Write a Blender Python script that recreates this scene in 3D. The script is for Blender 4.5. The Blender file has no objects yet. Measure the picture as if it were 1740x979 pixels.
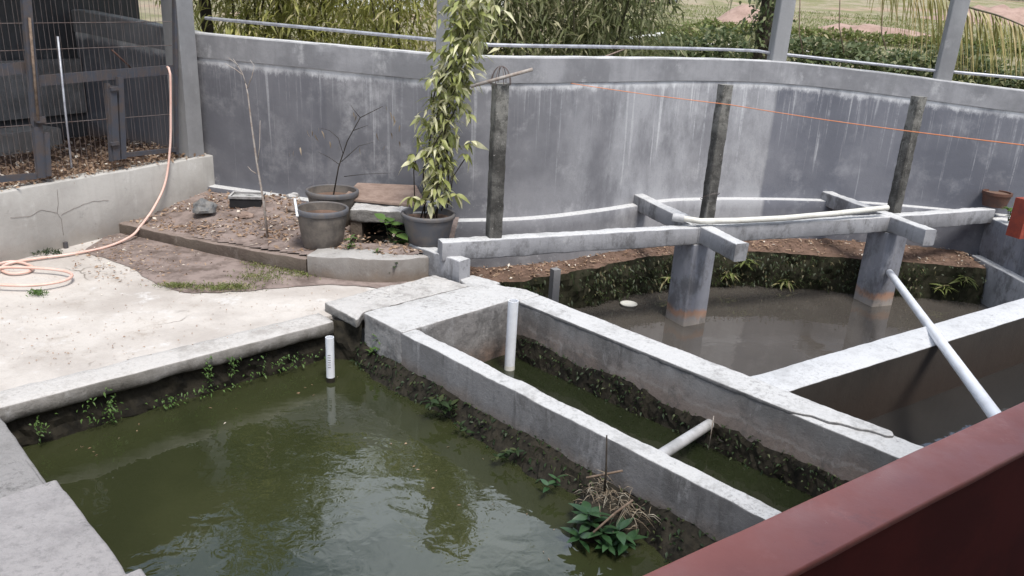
import bpy, bmesh, math, random
import numpy as np
from mathutils import Vector, noise as mnoise
random.seed(7); rng = np.random.default_rng(11)
R = math.radians
scn = bpy.context.scene
col = scn.collection

# ------------------------------------------------------------------ camera
CAMH, FPX, PITCH, ROLL = 2.2, 1330.0, R(19.6), R(3.3)
_fw = np.array([0, math.cos(PITCH), -math.sin(PITCH)]); _r0 = np.array([1., 0, 0]); _u0 = np.cross(_r0, _fw)
_up = _u0*math.cos(ROLL) - _r0*math.sin(ROLL); _rt = _r0*math.cos(ROLL) + _u0*math.sin(ROLL)
cd = bpy.data.cameras.new('camera'); cam = bpy.data.objects.new('camera', cd); col.objects.link(cam)
cd.sensor_width = 36; cd.lens = FPX/1740*36; cd.clip_end = 2000; cd.clip_start = .05
from mathutils import Matrix
cam.matrix_world = Matrix([[_rt[0], _up[0], -_fw[0], 0], [_rt[1], _up[1], -_fw[1], 0], [_rt[2], _up[2], -_fw[2], CAMH], [0, 0, 0, 1]])
scn.camera = cam

# ------------------------------------------------------------------ light
SUN_EL, SUN_AZ = R(64), R(152)        # azimuth measured clockwise from +Y (away from the camera)
w = bpy.data.worlds.new('World'); scn.world = w; w.use_nodes = True
nt = w.node_tree; bg = nt.nodes['Background']
sky = nt.nodes.new('ShaderNodeTexSky'); sky.sky_type = 'NISHITA'; sky.sun_disc = False
sky.sun_elevation = SUN_EL; sky.sun_rotation = SUN_AZ; sky.air_density = 1.0; sky.dust_density = 3.0; sky.ozone_density = 1.0
# broken bright cloud all over the dome (the pond mirrors it), blue Nishita sky in the gaps
tcn = nt.nodes.new('ShaderNodeTexCoord'); cno = nt.nodes.new('ShaderNodeTexNoise'); cno.inputs['Scale'].default_value = 2.6; cno.inputs['Detail'].default_value = 6; cno.inputs['Roughness'].default_value = .6
crm = nt.nodes.new('ShaderNodeMapRange'); crm.interpolation_type = 'SMOOTHSTEP'; crm.inputs[1].default_value = .38; crm.inputs[2].default_value = .6
cmx = nt.nodes.new('ShaderNodeMix'); cmx.data_type = 'RGBA'; cmx.inputs[7].default_value = (6.7, 7.4, 8.4, 1)
nt.links.new(tcn.outputs['Generated'], cno.inputs['Vector']); nt.links.new(cno.outputs['Fac'], crm.inputs[0]); nt.links.new(crm.outputs[0], cmx.inputs[0]); nt.links.new(sky.outputs[0], cmx.inputs[6])
nt.links.new(cmx.outputs[2], bg.inputs[0]); bg.inputs[1].default_value = 0.15
sd = bpy.data.lights.new('sun', 'SUN'); sd.energy = 2.9; sd.angle = R(15); sd.color = (1, .96, .9)
so = bpy.data.objects.new('sun', sd); col.objects.link(so)
sdir = Vector((math.sin(SUN_AZ)*math.cos(SUN_EL), math.cos(SUN_AZ)*math.cos(SUN_EL), math.sin(SUN_EL)))
so.rotation_euler = sdir.to_track_quat('Z', 'Y').to_euler(); so.location = (0, 0, 20)
vs = scn.view_settings; vs.view_transform = 'Standard'; vs.look = 'None'; vs.exposure = 0.46; vs.gamma = 1

# ------------------------------------------------------------------ pixel -> place
def ray(x, y):
    return _fw + _rt*((x-870)/FPX) - _up*((y-489.5)/FPX)
def P(x, y, z=0.):
    d = ray(x, y); t = (z-CAMH)/d[2]; q = d*t; return Vector((q[0], q[1], z))
def PD(x, y, Y):                      # the point on a pixel's ray at ground distance Y
    d = ray(x, y); t = Y/d[1]; return Vector((d[0]*t, Y, CAMH+d[2]*t))
def zat(y, X, Y):
    lo, hi = -3., 8.
    for _ in range(50):
        m = (lo+hi)/2; v = np.array([X, Y, m-CAMH]); wq = v@_fw
        if 489.5-FPX*(v@_up)/wq > y: lo = m
        else: hi = m
    return lo
def nz(p, s=1., seed=0.):
    return mnoise.noise(Vector((p[0]*s+seed, p[1]*s+seed*1.7, p[2]*s-seed)))

# ------------------------------------------------------------------ objects
def thing(name, label, cat, loc=(0, 0, 0), group=None):
    o = bpy.data.objects.new(name, None); col.objects.link(o); o.location = loc; o.empty_display_size = .05
    o['label'] = label; o['category'] = cat
    if group: o['group'] = group
    return o
def tag(o, label, cat, group=None):
    o['label'] = label; o['category'] = cat
    if group: o['group'] = group
    return o
def wloc(o):
    v = Vector((0, 0, 0))
    while o is not None: v += Vector(o.location); o = o.parent
    return v
class MB:
    def __init__(s): s.v = []; s.f = []; s.uv = []
    def add(s, vs, fs):
        b = len(s.v); s.v += [tuple(q) for q in vs]; s.f += [tuple(i+b for i in f) for f in fs]
    def box(s, c, sx, sy, sz, rz=0., bev=0.):
        ca, sa = math.cos(rz), math.sin(rz); vs = []
        for k in (0, 1):
            for (i, j) in ((-1, -1), (1, -1), (1, 1), (-1, 1)):
                x, y = i*sx/2, j*sy/2; vs.append((c[0]+x*ca-y*sa, c[1]+x*sa+y*ca, c[2]+(k-.5)*sz))
        s.add(vs, [(3, 2, 1, 0), (4, 5, 6, 7), (0, 1, 5, 4), (1, 2, 6, 5), (2, 3, 7, 6), (3, 0, 4, 7)])
    def tube(s, pts, r, n=8, cap=True):
        pts = [Vector(p) for p in pts]; rs = r if isinstance(r, (list, tuple)) else [r]*len(pts); b = len(s.v); prev = None
        for i, p in enumerate(pts):
            t = (pts[min(i+1, len(pts)-1)]-pts[max(i-1, 0)]).normalized()
            a = Vector((0, 0, 1)) if abs(t.z) < .9 else Vector((1, 0, 0))
            if prev is None: u = t.cross(a).normalized()
            else: u = (prev - t*prev.dot(t)).normalized()
            prev = u; vv = t.cross(u)
            for k in range(n):
                an = 2*math.pi*k/n; s.v.append(tuple(p+(u*math.cos(an)+vv*math.sin(an))*rs[i]))
        for i in range(len(pts)-1):
            for k in range(n):
                k2 = (k+1) % n; s.f.append((b+i*n+k, b+i*n+k2, b+(i+1)*n+k2, b+(i+1)*n+k))
        if cap:
            s.f.append(tuple(b+k for k in range(n))[::-1]); s.f.append(tuple(b+(len(pts)-1)*n+k for k in range(n)))
    def lathe(s, c, prof, n=32, wob=None):
        b = len(s.v)
        for (r, z) in prof:
            for k in range(n):
                a = 2*math.pi*k/n; rr = r*(1 if wob is None else wob(a, z)); s.v.append((c[0]+rr*math.cos(a), c[1]+rr*math.sin(a), c[2]+z))
        for i in range(len(prof)-1):
            for k in range(n):
                k2 = (k+1) % n; s.f.append((b+i*n+k, b+i*n+k2, b+(i+1)*n+k2, b+(i+1)*n+k))
    def loft(s, path, prof, jit=.003, js=4., seed=0., closed_prof=True, cap=True):
        """path: list of (point, lateral unit vector); prof: list of (lateral, z)."""
        b = len(s.v); n = len(prof)
        cz = sum(q[1] for q in prof)/n; cl = sum(q[0] for q in prof)/n
        for (p, lat) in path:
            for (l, z) in prof:
                q = Vector((p[0]+lat[0]*l, p[1]+lat[1]*l, (p[2] if len(p) > 2 else 0)+z))
                dv = Vector((lat[0]*(l-cl), lat[1]*(l-cl), z-cz))
                if dv.length > 1e-6: dv.normalize()
                q += dv*(jit*(nz(q, js, seed)+.6*nz(q, js*4.3, seed+5)))
                s.v.append(tuple(q))
        m = len(path); kk = n if closed_prof else n-1
        for i in range(m-1):
            for k in range(kk):
                k2 = (k+1) % n; s.f.append((b+i*n+k, b+(i+1)*n+k, b+(i+1)*n+k2, b+i*n+k2))
        if cap and closed_prof:
            s.f.append(tuple(b+k for k in range(n))); s.f.append(tuple(b+(m-1)*n+k for k in range(n))[::-1])
    def obj(s, name, m, parent=None, smooth=False, kind=None, autos=None):
        off = wloc(parent) if parent else Vector((0, 0, 0))
        me = bpy.data.meshes.new(name)
        me.from_pydata([(q[0]-off.x, q[1]-off.y, q[2]-off.z) for q in s.v], [], s.f)
        bm = bmesh.new(); bm.from_mesh(me); bmesh.ops.recalc_face_normals(bm, faces=bm.faces); bm.to_mesh(me); bm.free()
        if smooth:
            me.polygons.foreach_set('use_smooth', [True]*len(me.polygons))
            if autos:
                me.set_sharp_from_angle(angle=R(autos))
        me.materials.append(m)
        o = bpy.data.objects.new(name, me); col.objects.link(o); o.parent = parent
        if kind: o['kind'] = kind
        return o
def rrect(w0, w1, zb, zt, r=.012, nz_=3):
    """rounded rectangle profile (lateral from w0 to w1)"""
    pr = []
    for (cx, cz, a0) in ((w1-r, zb+r, -90), (w1-r, zt-r, 0), (w0+r, zt-r, 90), (w0+r, zb+r, 180)):
        for k in range(3):
            a = R(a0+45*k); pr.append((cx+r*math.cos(a), cz+r*math.sin(a)))
    return pr
def straight(p0, p1, step=.06):
    p0 = Vector(p0); p1 = Vector(p1); d = p1-p0; L = d.length; n = max(2, int(L/step)+1)
    t = Vector((d.x, d.y, 0)).normalized(); lat = Vector((-t.y, t.x, 0))
    return [(p0+d*(i/(n-1)), lat) for i in range(n)]
def catmull(pts, step=.08):
    out = []; pts = [Vector(p) for p in pts]
    for i in range(len(pts)-1):
        p0, p1, p2, p3 = pts[max(i-1, 0)], pts[i], pts[i+1], pts[min(i+2, len(pts)-1)]
        n = max(2, int((p2-p1).length/step))
        for k in range(n):
            t = k/n; out.append(.5*((2*p1)+(p2-p0)*t+(2*p0-5*p1+4*p2-p3)*t*t+(3*p1-p0-3*p2+p3)*t**3))
    out.append(pts[-1]); return out
def withlat(pts):
    out = []
    for i, p in enumerate(pts):
        t = pts[min(i+1, len(pts)-1)]-pts[max(i-1, 0)]; t = Vector((t.x, t.y, 0)).normalized(); out.append((p, Vector((-t.y, t.x, 0))))
    return out
def prism(name, poly, z0, z1, m, parent=None, bev=.008, kind=None, jit=0., cuts=0):
    bm = bmesh.new(); off = wloc(parent) if parent else Vector((0, 0, 0))
    vs = [bm.verts.new((p[0]-off.x, p[1]-off.y, z0-off.z)) for p in poly]; f = bm.faces.new(vs)
    g = bmesh.ops.extrude_face_region(bm, geom=[f])
    for v in g['geom']:
        if isinstance(v, bmesh.types.BMVert): v.co.z = z1-off.z
    bmesh.ops.recalc_face_normals(bm, faces=bm.faces)
    if cuts:
        bmesh.ops.subdivide_edges(bm, edges=list(bm.edges), cuts=cuts, use_grid_fill=True)
    if bev: bmesh.ops.bevel(bm, geom=[e for e in bm.edges if len(e.link_faces) == 2 and e.calc_face_angle(0) > .5], offset=bev, segments=2, affect='EDGES')
    if jit:
        for v in bm.verts:
            q = v.co+off; v.co += Vector((nz(q, 6, 1), nz(q, 6, 2), nz(q, 6, 3)*.6))*jit
    me = bpy.data.meshes.new(name); bm.to_mesh(me); bm.free(); me.materials.append(m)
    o = bpy.data.objects.new(name, me); col.objects.link(o); o.parent = parent
    if kind: o['kind'] = kind
    return o
def slab(name, poly, z0, z1, m, parent=None, vox=.012, amp=.004, seed=0.):
    """cast slab with worn edges: outline extruded, voxel remeshed and roughened"""
    bm = bmesh.new(); vs = [bm.verts.new((p[0], p[1], z0)) for p in poly]; f = bm.faces.new(vs); g = bmesh.ops.extrude_face_region(bm, geom=[f])
    for v in g['geom']:
        if isinstance(v, bmesh.types.BMVert): v.co.z = z1
    bmesh.ops.recalc_face_normals(bm, faces=bm.faces); bmesh.ops.triangulate(bm, faces=bm.faces)
    me = bpy.data.meshes.new('tmp'); bm.to_mesh(me); bm.free(); o = bpy.data.objects.new('tmp', me); col.objects.link(o)
    md = o.modifiers.new('r', 'REMESH'); md.mode = 'VOXEL'; md.voxel_size = vox
    dg_ = bpy.context.evaluated_depsgraph_get(); m2 = bpy.data.meshes.new_from_object(o.evaluated_get(dg_)); bpy.data.objects.remove(o)
    n = len(m2.vertices); co = np.empty(n*3, np.float32); no = np.empty(n*3, np.float32); m2.vertices.foreach_get('co', co); m2.vertex_normals.foreach_get('vector', no); co = co.reshape(-1, 3); no = no.reshape(-1, 3)
    dsp = np.array([nz(c, 5, seed)+.5*nz(c, 19, seed)+.3*nz(c, 45, seed) for c in co])*amp; co = co+no*dsp[:, None]
    off = np.array(wloc(parent)) if parent else np.zeros(3); m2.vertices.foreach_set('co', (co-off).astype(np.float32).ravel()); m2.name = name
    m2.polygons.foreach_set('use_smooth', np.ones(len(m2.polygons), dtype=bool)); m2.materials.clear(); m2.materials.append(m); m2.update()
    q = bpy.data.objects.new(name, m2); col.objects.link(q); q.parent = parent; return q
def raw(name, V, F, m, parent=None, kind=None, smooth=False):
    """numpy vertices (n,3) and quads / triangles (m,k)"""
    off = np.array(wloc(parent)) if parent else np.zeros(3)
    V = np.asarray(V, dtype=np.float32)-off; F = np.asarray(F, dtype=np.int32)
    me = bpy.data.meshes.new(name); me.vertices.add(len(V)); me.vertices.foreach_set('co', V.astype(np.float32).ravel())
    k = F.shape[1]; me.loops.add(F.size); me.loops.foreach_set('vertex_index', F.ravel())
    me.polygons.add(len(F)); me.polygons.foreach_set('loop_start', np.arange(0, F.size, k, dtype=np.int32))
    me.update(calc_edges=True)
    if smooth: me.polygons.foreach_set('use_smooth', np.ones(len(F), dtype=bool))
    me.materials.append(m); o = bpy.data.objects.new(name, me); col.objects.link(o); o.parent = parent
    if kind: o['kind'] = kind
    return o
def leaves(pos, dirs, L, W, droop=.2, roll=None):
    """folded leaves: base, two sides, tip -> two quads sharing a midrib (6 verts)"""
    pos = np.asarray(pos, float); d = np.asarray(dirs, float); n = len(pos)
    d = d/np.maximum(np.linalg.norm(d, axis=1, keepdims=True), 1e-6)
    L = np.broadcast_to(np.asarray(L, float), (n,))[:, None]; W = np.broadcast_to(np.asarray(W, float), (n,))[:, None]
    upv = rng.normal(size=(n, 3))*.55+np.array([0, 0, 1.]); s = np.cross(d, upv); s /= np.maximum(np.linalg.norm(s, axis=1, keepdims=True), 1e-6)
    u = np.cross(s, d)
    dr = np.array([0, 0, -1.])
    b = pos; m = pos+d*L*.45+dr*L*droop*.15; t = pos+d*L+dr*L*droop
    l = m+s*W*.5+u*W*.14; r = m-s*W*.5+u*W*.14
    V = np.stack([b, r, t, l, m], 1).reshape(-1, 3)
    i = np.arange(n)[:, None]*5
    F = np.concatenate([np.hstack([i, i+1, i+4]), np.hstack([i+1, i+2, i+4]), np.hstack([i+2, i+3, i+4]), np.hstack([i+3, i, i+4])])
    return V, F
def unit(n):
    v = rng.normal(size=(n, 3)); return v/np.linalg.norm(v, axis=1, keepdims=True)

# ------------------------------------------------------------------ materials
def newmat(name):
    m = bpy.data.materials.new(name); m.use_nodes = True; t = m.node_tree; return m, t, t.nodes['Principled BSDF']
class NT:
    def __init__(s, t): s.t = t
    def n(s, ty, **kw):
        q = s.t.nodes.new(ty)
        for k, v in kw.items(): setattr(q, k, v)
        return q
    def L(s, a, b): s.t.links.new(a, b)
    def pos(s, scale=(1, 1, 1)):
        g = s.n('ShaderNodeNewGeometry'); mp = s.n('ShaderNodeMapping'); mp.inputs['Scale'].default_value = scale
        s.L(g.outputs['Position'], mp.inputs['Vector']); return mp.outputs[0]
    def noise(s, vec, sc, det=4, rough=.6, dist=0.):
        q = s.n('ShaderNodeTexNoise'); q.inputs['Scale'].default_value = sc; q.inputs['Detail'].default_value = det
        q.inputs['Roughness'].default_value = rough; q.inputs['Distortion'].default_value = dist; s.L(vec, q.inputs['Vector']); return q.outputs['Fac']
    def ramp(s, v, a, b, lo=0., hi=1.):
        q = s.n('ShaderNodeMapRange'); q.interpolation_type = 'SMOOTHSTEP'
        for i, x in enumerate((a, b, lo, hi)): q.inputs[i+1].default_value = x
        s.L(v, q.inputs[0]); return q.outputs[0]
    def math(s, op, a, b=None):
        q = s.n('ShaderNodeMath', operation=op)
        for i, x in enumerate((a, b)):
            if x is None: continue
            if isinstance(x, (int, float)): q.inputs[i].default_value = x
            else: s.L(x, q.inputs[i])
        return q.outputs[0]
    def mix(s, f, a, b, mode='MIX'):
        q = s.n('ShaderNodeMix', data_type='RGBA', blend_type=mode)
        if isinstance(f, (int, float)): q.inputs[0].default_value = f
        else: s.L(f, q.inputs[0])
        for i, x in ((6, a), (7, b)):
            if isinstance(x, tuple): q.inputs[i].default_value = (*x[:3], 1)
            else: s.L(x, q.inputs[i])
        return q.outputs[2]
    def sepz(s):
        g = s.n('ShaderNodeNewGeometry'); q = s.n('ShaderNodeSeparateXYZ'); s.L(g.outputs['Position'], q.inputs[0]); return q.outputs
    def nrmz(s):
        g = s.n('ShaderNodeNewGeometry'); q = s.n('ShaderNodeSeparateXYZ'); s.L(g.outputs['Normal'], q.inputs[0]); return q.outputs[2]
    def bump(s, h, strength, dist, bsdf):
        q = s.n('ShaderNodeBump'); q.inputs['Strength'].default_value = strength; q.inputs['Distance'].default_value = dist
        s.L(h, q.inputs['Height']); s.L(q.outputs[0], bsdf.inputs['Normal'])
def concrete(name, base, dark, light=None, top=None, topdark=(.2, .19, .18), bands=(), streak=.5, rough=.9, bump=.35, speck=.5, patch=1.3):
    m, t, b = newmat(name); N = NT(t); p = N.pos()
    c = N.mix(N.ramp(N.noise(p, patch, 5, .65), .36, .66), base, dark)
    if light: c = N.mix(N.ramp(N.noise(N.pos((1.1, 1.1, .8)), patch*1.9, 6, .7), .56, .72), c, light)
    if streak:
        st = N.ramp(N.noise(N.pos((9, 9, .7)), 1.2, 4, .6), .5, .75, 0, streak); c = N.mix(st, c, dark)
        st2 = N.ramp(N.noise(N.pos((14, 14, .9)), 1.1, 3, .6), .6, .78, 0, streak*.8); c = N.mix(st2, c, light or tuple(min(1, x*1.5) for x in base))
    zz = N.sepz()[2]
    wob = N.noise(N.pos((3, 3, 1.5)), 1.6, 5, .7)
    for (z0, z1, colr, stren) in bands:       # tide marks and stains between two heights
        h = N.math('ADD', zz, N.math('MULTIPLY', N.math('SUBTRACT', wob, .5), .22))
        e = (z1-z0)*.35
        f = N.math('MULTIPLY', N.ramp(h, z0-e, z0+e), N.ramp(h, z1-e, z1+e, 1, 0)); f = N.math('MULTIPLY', f, stren)
        c = N.mix(f, c, colr)
    if top:                                    # paler upper faces, speckled with lichen
        n1 = N.noise(p, 34, 6, .8); n2 = N.noise(p, 3.1, 6, .75)
        tc = N.mix(N.math('MULTIPLY', N.ramp(n1, .48, .64, 0, .8), N.ramp(N.noise(p, 1.7, 4, .6), .4, .62, .15, 1)), top, topdark); tc = N.mix(N.ramp(n2, .48, .7, 0, .7), tc, topdark); tc = N.mix(N.ramp(N.noise(N.pos((1, 1, 1)), 7.5, 5, .8), .6, .68, 0, .5), tc, tuple(x*.55 for x in topdark))
        c = N.mix(N.ramp(N.nrmz(), .55, .8), c, tc)
    if speck: c = N.mix(N.ramp(N.noise(p, 70, 3, .7), .54, .7, 0, speck*.5), c, dark)
    N.L(c, b.inputs['Base Color']); b.inputs['Roughness'].default_value = rough; b.inputs['Specular IOR Level'].default_value = .25
    h = N.math('ADD', N.noise(p, 55, 6, .75), N.math('MULTIPLY', N.noise(p, 9, 5, .6), 1.6)); N.bump(h, bump, .008, b)
    return m
def simple(name, c, c2=None, sc=6, rough=.6, spec=.4, bump=0., metal=0., bs=40):
    m, t, b = newmat(name); N = NT(t); p = N.pos()
    cc = N.mix(N.ramp(N.noise(p, sc, 5, .7), .38, .66), c, c2 or tuple(x*.7 for x in c)); N.L(cc, b.inputs['Base Color'])
    b.inputs['Roughness'].default_value = rough; b.inputs['Specular IOR Level'].default_value = spec; b.inputs['Metallic'].default_value = metal
    if bump: N.bump(N.noise(p, bs, 5, .7), bump, .006, b)
    return m
def leafmat(name, c1, c2, c3=None, trans=.35, rough=.5, spec=.35, third=.75):
    m, t, b = newmat(name); N = NT(t); g = N.n('ShaderNodeNewGeometry'); oi = N.n('ShaderNodeObjectInfo')
    r = N.math('FRACT', N.math('ADD', g.outputs['Random Per Island'], oi.outputs['Random']))
    c = N.mix(r, c1, c2)
    if c3: c = N.mix(N.ramp(r, third, third+.1), c, c3)
    c = N.mix(N.ramp(N.noise(N.pos(), 9, 2), .4, .65, 0, .35), c, tuple(x*.55 for x in c1))
    N.L(c, b.inputs['Base Color']); b.inputs['Roughness'].default_value = rough; b.inputs['Specular IOR Level'].default_value = spec
    tr = N.n('ShaderNodeBsdfTranslucent'); N.L(c, tr.inputs['Color']); mx = N.n('ShaderNodeMixShader'); mx.inputs[0].default_value = trans
    N.L(b.outputs[0], mx.inputs[1]); N.L(tr.outputs[0], mx.inputs[2]); N.L(mx.outputs[0], t.nodes['Material Output'].inputs[0])
    return m
def water(name, c, c2, ripple=.05, sc=3.):
    m, t, b = newmat(name); N = NT(t); p = N.pos()
    cc = N.mix(N.ramp(N.noise(p, .9, 3, .6, .5), .35, .7), c, c2); N.L(cc, b.inputs['Base Color'])
    b.inputs['Roughness'].default_value = .03; b.inputs['IOR'].default_value = 1.55; b.inputs['Specular IOR Level'].default_value = 1.0
    h = N.math('ADD', N.noise(N.pos((1, 1.3, 1)), sc, 2, .5, .6), N.math('MULTIPLY', N.noise(p, sc*3.2, 2, .5, .8), .3))
    N.bump(h, ripple, .1, b); return m
M = {}
BROWN = (.16, .10, .07); SOILD = (.022, .019, .015)
M['pave'] = concrete('pave', (.50, .465, .43), (.38, .345, .315), (.56, .545, .53), streak=0, bump=.5, speck=.5, patch=1.5)
M['lip'] = concrete('lip', (.27, .255, .24), (.15, .14, .125), (.36, .35, .34), top=(.47, .45, .43), topdark=(.27, .25, .23), streak=.5, bump=.8, patch=3, bands=[(-.2, -.07, (.06, .052, .043), .9)])
M['pad'] = concrete('pad', (.30, .29, .285), (.2, .19, .185), (.4, .4, .4), top=(.48, .475, .47), topdark=(.25, .24, .23), bump=.8, bands=[(-.55, -.25, BROWN, .8)])
M['rough_slab'] = concrete('rough_slab', (.22, .21, .2), (.14, .13, .12), top=(.47, .455, .44), topdark=(.23, .215, .2), bump=1.0)
M['divider'] = concrete('divider', (.165, .162, .165), (.10, .098, .10), (.22, .22, .225), top=(.47, .468, .465), topdark=(.22, .215, .21), bump=.6,
                        bands=[(-.3, -.12, (.15, .115, .09), .55)])
M['divider_b'] = concrete('divider_b', (.17, .167, .168), (.10, .098, .098), (.24, .24, .245), top=(.47, .468, .465), topdark=(.24, .235, .23), bump=.5,
                          bands=[(-.40, -.08, (.2, .145, .115), .55), (-.13, -.105, (.27, .26, .25), .3)])
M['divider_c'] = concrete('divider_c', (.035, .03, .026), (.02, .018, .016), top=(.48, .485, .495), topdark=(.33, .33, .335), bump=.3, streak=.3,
                          bands=[(-.8, -.1, (.032, .02, .014), .7)])  # near-black sides: porch shade on the house-side face put into the colour
M['beam'] = concrete('beam', (.30, .30, .315), (.21, .21, .222), (.38, .38, .39), top=(.5, .5, .5), topdark=(.3, .3, .3), bump=.4)
M['column'] = concrete('column', (.24, .245, .275), (.17, .175, .2), (.36, .36, .38), top=(.6, .6, .6), bump=.25, streak=.6, speck=.2,
                       bands=[(-.575, -.5, (.36, .19, .11), .8), (-.8, -.58, (.36, .31, .26), .8)])
M['kerb'] = concrete('kerb', (.25, .235, .22), (.17, .15, .135), (.31, .3, .285), top=(.36, .345, .33), topdark=(.22, .205, .19), bump=.5, bands=[(-.1, .06, (.2, .15, .11), .6)])
M['kerb_dirty'] = concrete('kerb_dirty', (.13, .105, .085), (.08, .06, .05), (.2, .17, .15), top=(.24, .19, .165), topdark=(.14, .105, .085), bump=1.0)
M['pen_base'] = concrete('pen_base', (.44, .425, .40), (.32, .305, .285), (.5, .49, .47), bump=.35, bands=[(-.1, .1, (.33, .29, .25), .5)], streak=.45, patch=1.0)
M['grey_block'] = concrete('grey_block', (.30, .285, .28), (.21, .2, .2), (.36, .35, .34), top=(.30, .285, .282), topdark=(.2, .19, .19), bump=.7, streak=.2)
M['kerb_grey'] = concrete('kerb_grey', (.24, .23, .225), (.15, .145, .14), (.3, .29, .28), top=(.25, .24, .235), topdark=(.14, .135, .13), bump=.8, streak=.2, patch=3)
M['pillar'] = concrete('pillar', (.26, .26, .265), (.19, .19, .195), (.34, .34, .34), bump=.3)
M['post_dark'] = concrete('post_dark', (.13, .125, .115), (.05, .047, .043), (.27, .26, .24), bump=1.0, streak=1., patch=4, bands=[(1.25, 2.2, (.34, .33, .3), .55)])
M['shaded_plaster'] = concrete('shaded_plaster', (.085, .085, .088), (.05, .05, .053), (.12, .12, .12), bump=.3)  # grey plaster darkened so the colour carries the pen's shade
M['soil'] = simple('soil', (.16, .105, .08), (.09, .06, .045), 7, .95, .1, .9, bs=30)
M['soil_pale'] = simple('soil_pale', (.25, .2, .18), (.125, .097, .085), 4.5, .95, .1, .8, bs=26)
M['mud'] = simple('mud', (.028, .024, .017), (.009, .008, .006), 9, .85, .2, 1., bs=22)
M['moss_face'] = simple('moss_face', (.03, .028, .018), (.016, .018, .009), 10, .9, .15, 1., bs=20)
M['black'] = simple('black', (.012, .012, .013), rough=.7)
M['steel'] = simple('steel', (.055, .06, .075), (.08, .065, .06), 8, .55, .4, .2)
M['wire'] = simple('wire', (.13, .11, .105), (.09, .06, .05), 10, .6, .4)
M['galv'] = simple('galv', (.38, .39, .42), (.25, .25, .28), 12, .45, .5, metal=.3)
M['pvc'] = simple('pvc', (.72, .74, .78), (.62, .63, .66), 5, .35, .5)
M['pvc_grey'] = simple('pvc_grey', (.42, .42, .43), (.3, .3, .3), 7, .5, .4)
M['pvc_cream'] = simple('pvc_cream', (.62, .61, .56), (.5, .48, .43), 6, .45, .4)
M['hose'] = simple('hose', (.64, .41, .34), (.7, .5, .44), 5, .5, .4)
M['cord'] = simple('cord', (.75, .24, .09), (.7, .3, .16), 20, .6, .3)
M['pot'] = simple('pot', (.085, .087, .098), (.125, .11, .1), 7, .6, .4, .1)
M['pot_brown'] = simple('pot_brown', (.15, .13, .112), (.085, .075, .068), 6, .7, .35, .15)
M['terracotta'] = simple('terracotta', (.11, .055, .04), (.07, .045, .038), 9, .85, .2, .3)
M['wood'] = simple('wood', (.27, .2, .165), (.19, .135, .11), 11, .85, .2, .4)
M['twig'] = simple('twig', (.2, .15, .115), (.11, .08, .06), 20, .9, .1)
M['twig_pale'] = simple('twig_pale', (.36, .33, .3), (.25, .2, .17), 20, .9, .1)
M['twig_dark'] = simple('twig_dark', (.035, .03, .027), (.06, .05, .04), 20, .9, .1)
M['stone'] = simple('stone', (.12, .125, .13), (.2, .19, .18), 10, .9, .2, .7)
M['tray'] = simple('tray', (.42, .42, .41), (.12, .12, .12), 14, .7, .3)
M['red'] = concrete('red', (.39, .125, .098), (.33, .105, .085), (.44, .165, .135), streak=0, rough=.42, bump=.1, speck=.25, patch=2.2)
M['red'].node_tree.nodes['Principled BSDF'].inputs['Specular IOR Level'].default_value = .5
def wear(m, colr, sc, lo, hi, f):
    t = m.node_tree; N = NT(t); b = t.nodes['Principled BSDF']; src = b.inputs['Base Color'].links[0].from_socket
    msk = N.math('MULTIPLY', N.ramp(N.noise(N.pos(), sc, 7, .8), lo, hi), f); N.L(N.mix(msk, src, colr), b.inputs['Base Color']); return N
wear(M['red'], (.55, .36, .34), 11, .62, .7, .45); wear(M['red'], (.2, .09, .085), 5, .56, .7, .45); _n = wear(M['red'], (.12, .06, .055), 38, .64, .7, .6)
_n.L(_n.ramp(_n.noise(_n.pos(), 4, 6, .7), .35, .7, .3, .62), M['red'].node_tree.nodes['Principled BSDF'].inputs['Roughness'])
wear(M['pave'], (.27, .225, .185), 2.1, .54, .7, .6); wear(M['pave'], (.2, .17, .14), 9, .6, .7, .5); wear(M['pave'], (.14, .12, .1), 48, .63, .7, .7)
def cracks(m, sc, width, colr):
    t = m.node_tree; N = NT(t); b = t.nodes['Principled BSDF']; src = b.inputs['Base Color'].links[0].from_socket
    v = N.n('ShaderNodeTexVoronoi', feature='DISTANCE_TO_EDGE'); v.inputs['Scale'].default_value = sc
    dn = N.n('ShaderNodeTexNoise'); dn.inputs['Scale'].default_value = 3; dn.inputs['Detail'].default_value = 6; N.L(N.pos(), dn.inputs['Vector']); ad = N.n('ShaderNodeVectorMath', operation='MULTIPLY_ADD'); N.L(dn.outputs['Color'], ad.inputs[0]); ad.inputs[1].default_value = (.35, .35, 0); N.L(N.pos((1, 1, 0)), ad.inputs[2]); N.L(ad.outputs[0], v.inputs['Vector'])
    f = N.math('MULTIPLY', N.ramp(v.outputs['Distance'], 0, width, 1, 0), N.ramp(N.noise(N.pos(), .9, 3), .5, .58, 0, .8)); N.L(N.mix(f, src, colr), b.inputs['Base Color'])
cracks(M['pave'], .7, .008, (.14, .12, .1))
for _k in ('divider', 'divider_b', 'beam', 'pen_base', 'kerb', 'pad', 'lip'): wear(M[_k], (.085, .08, .072), 4.2, .58, .74, .5)
wear(M['post_dark'], (.03, .029, .027), 7, .44, .6, .7); wear(M['post_dark'], (.58, .56, .52), 24, .62, .68, .6)
def side_wear(m, colr, scale, sc, lo, hi, f):
    t = m.node_tree; N = NT(t); b = t.nodes['Principled BSDF']; src = b.inputs['Base Color'].links[0].from_socket
    k = N.math('MULTIPLY', N.math('MULTIPLY', N.ramp(N.noise(N.pos(scale), sc, 7, .75), lo, hi), f), N.ramp(N.nrmz(), .3, .6, 1, 0)); N.L(N.mix(k, src, colr), b.inputs['Base Color'])
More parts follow.
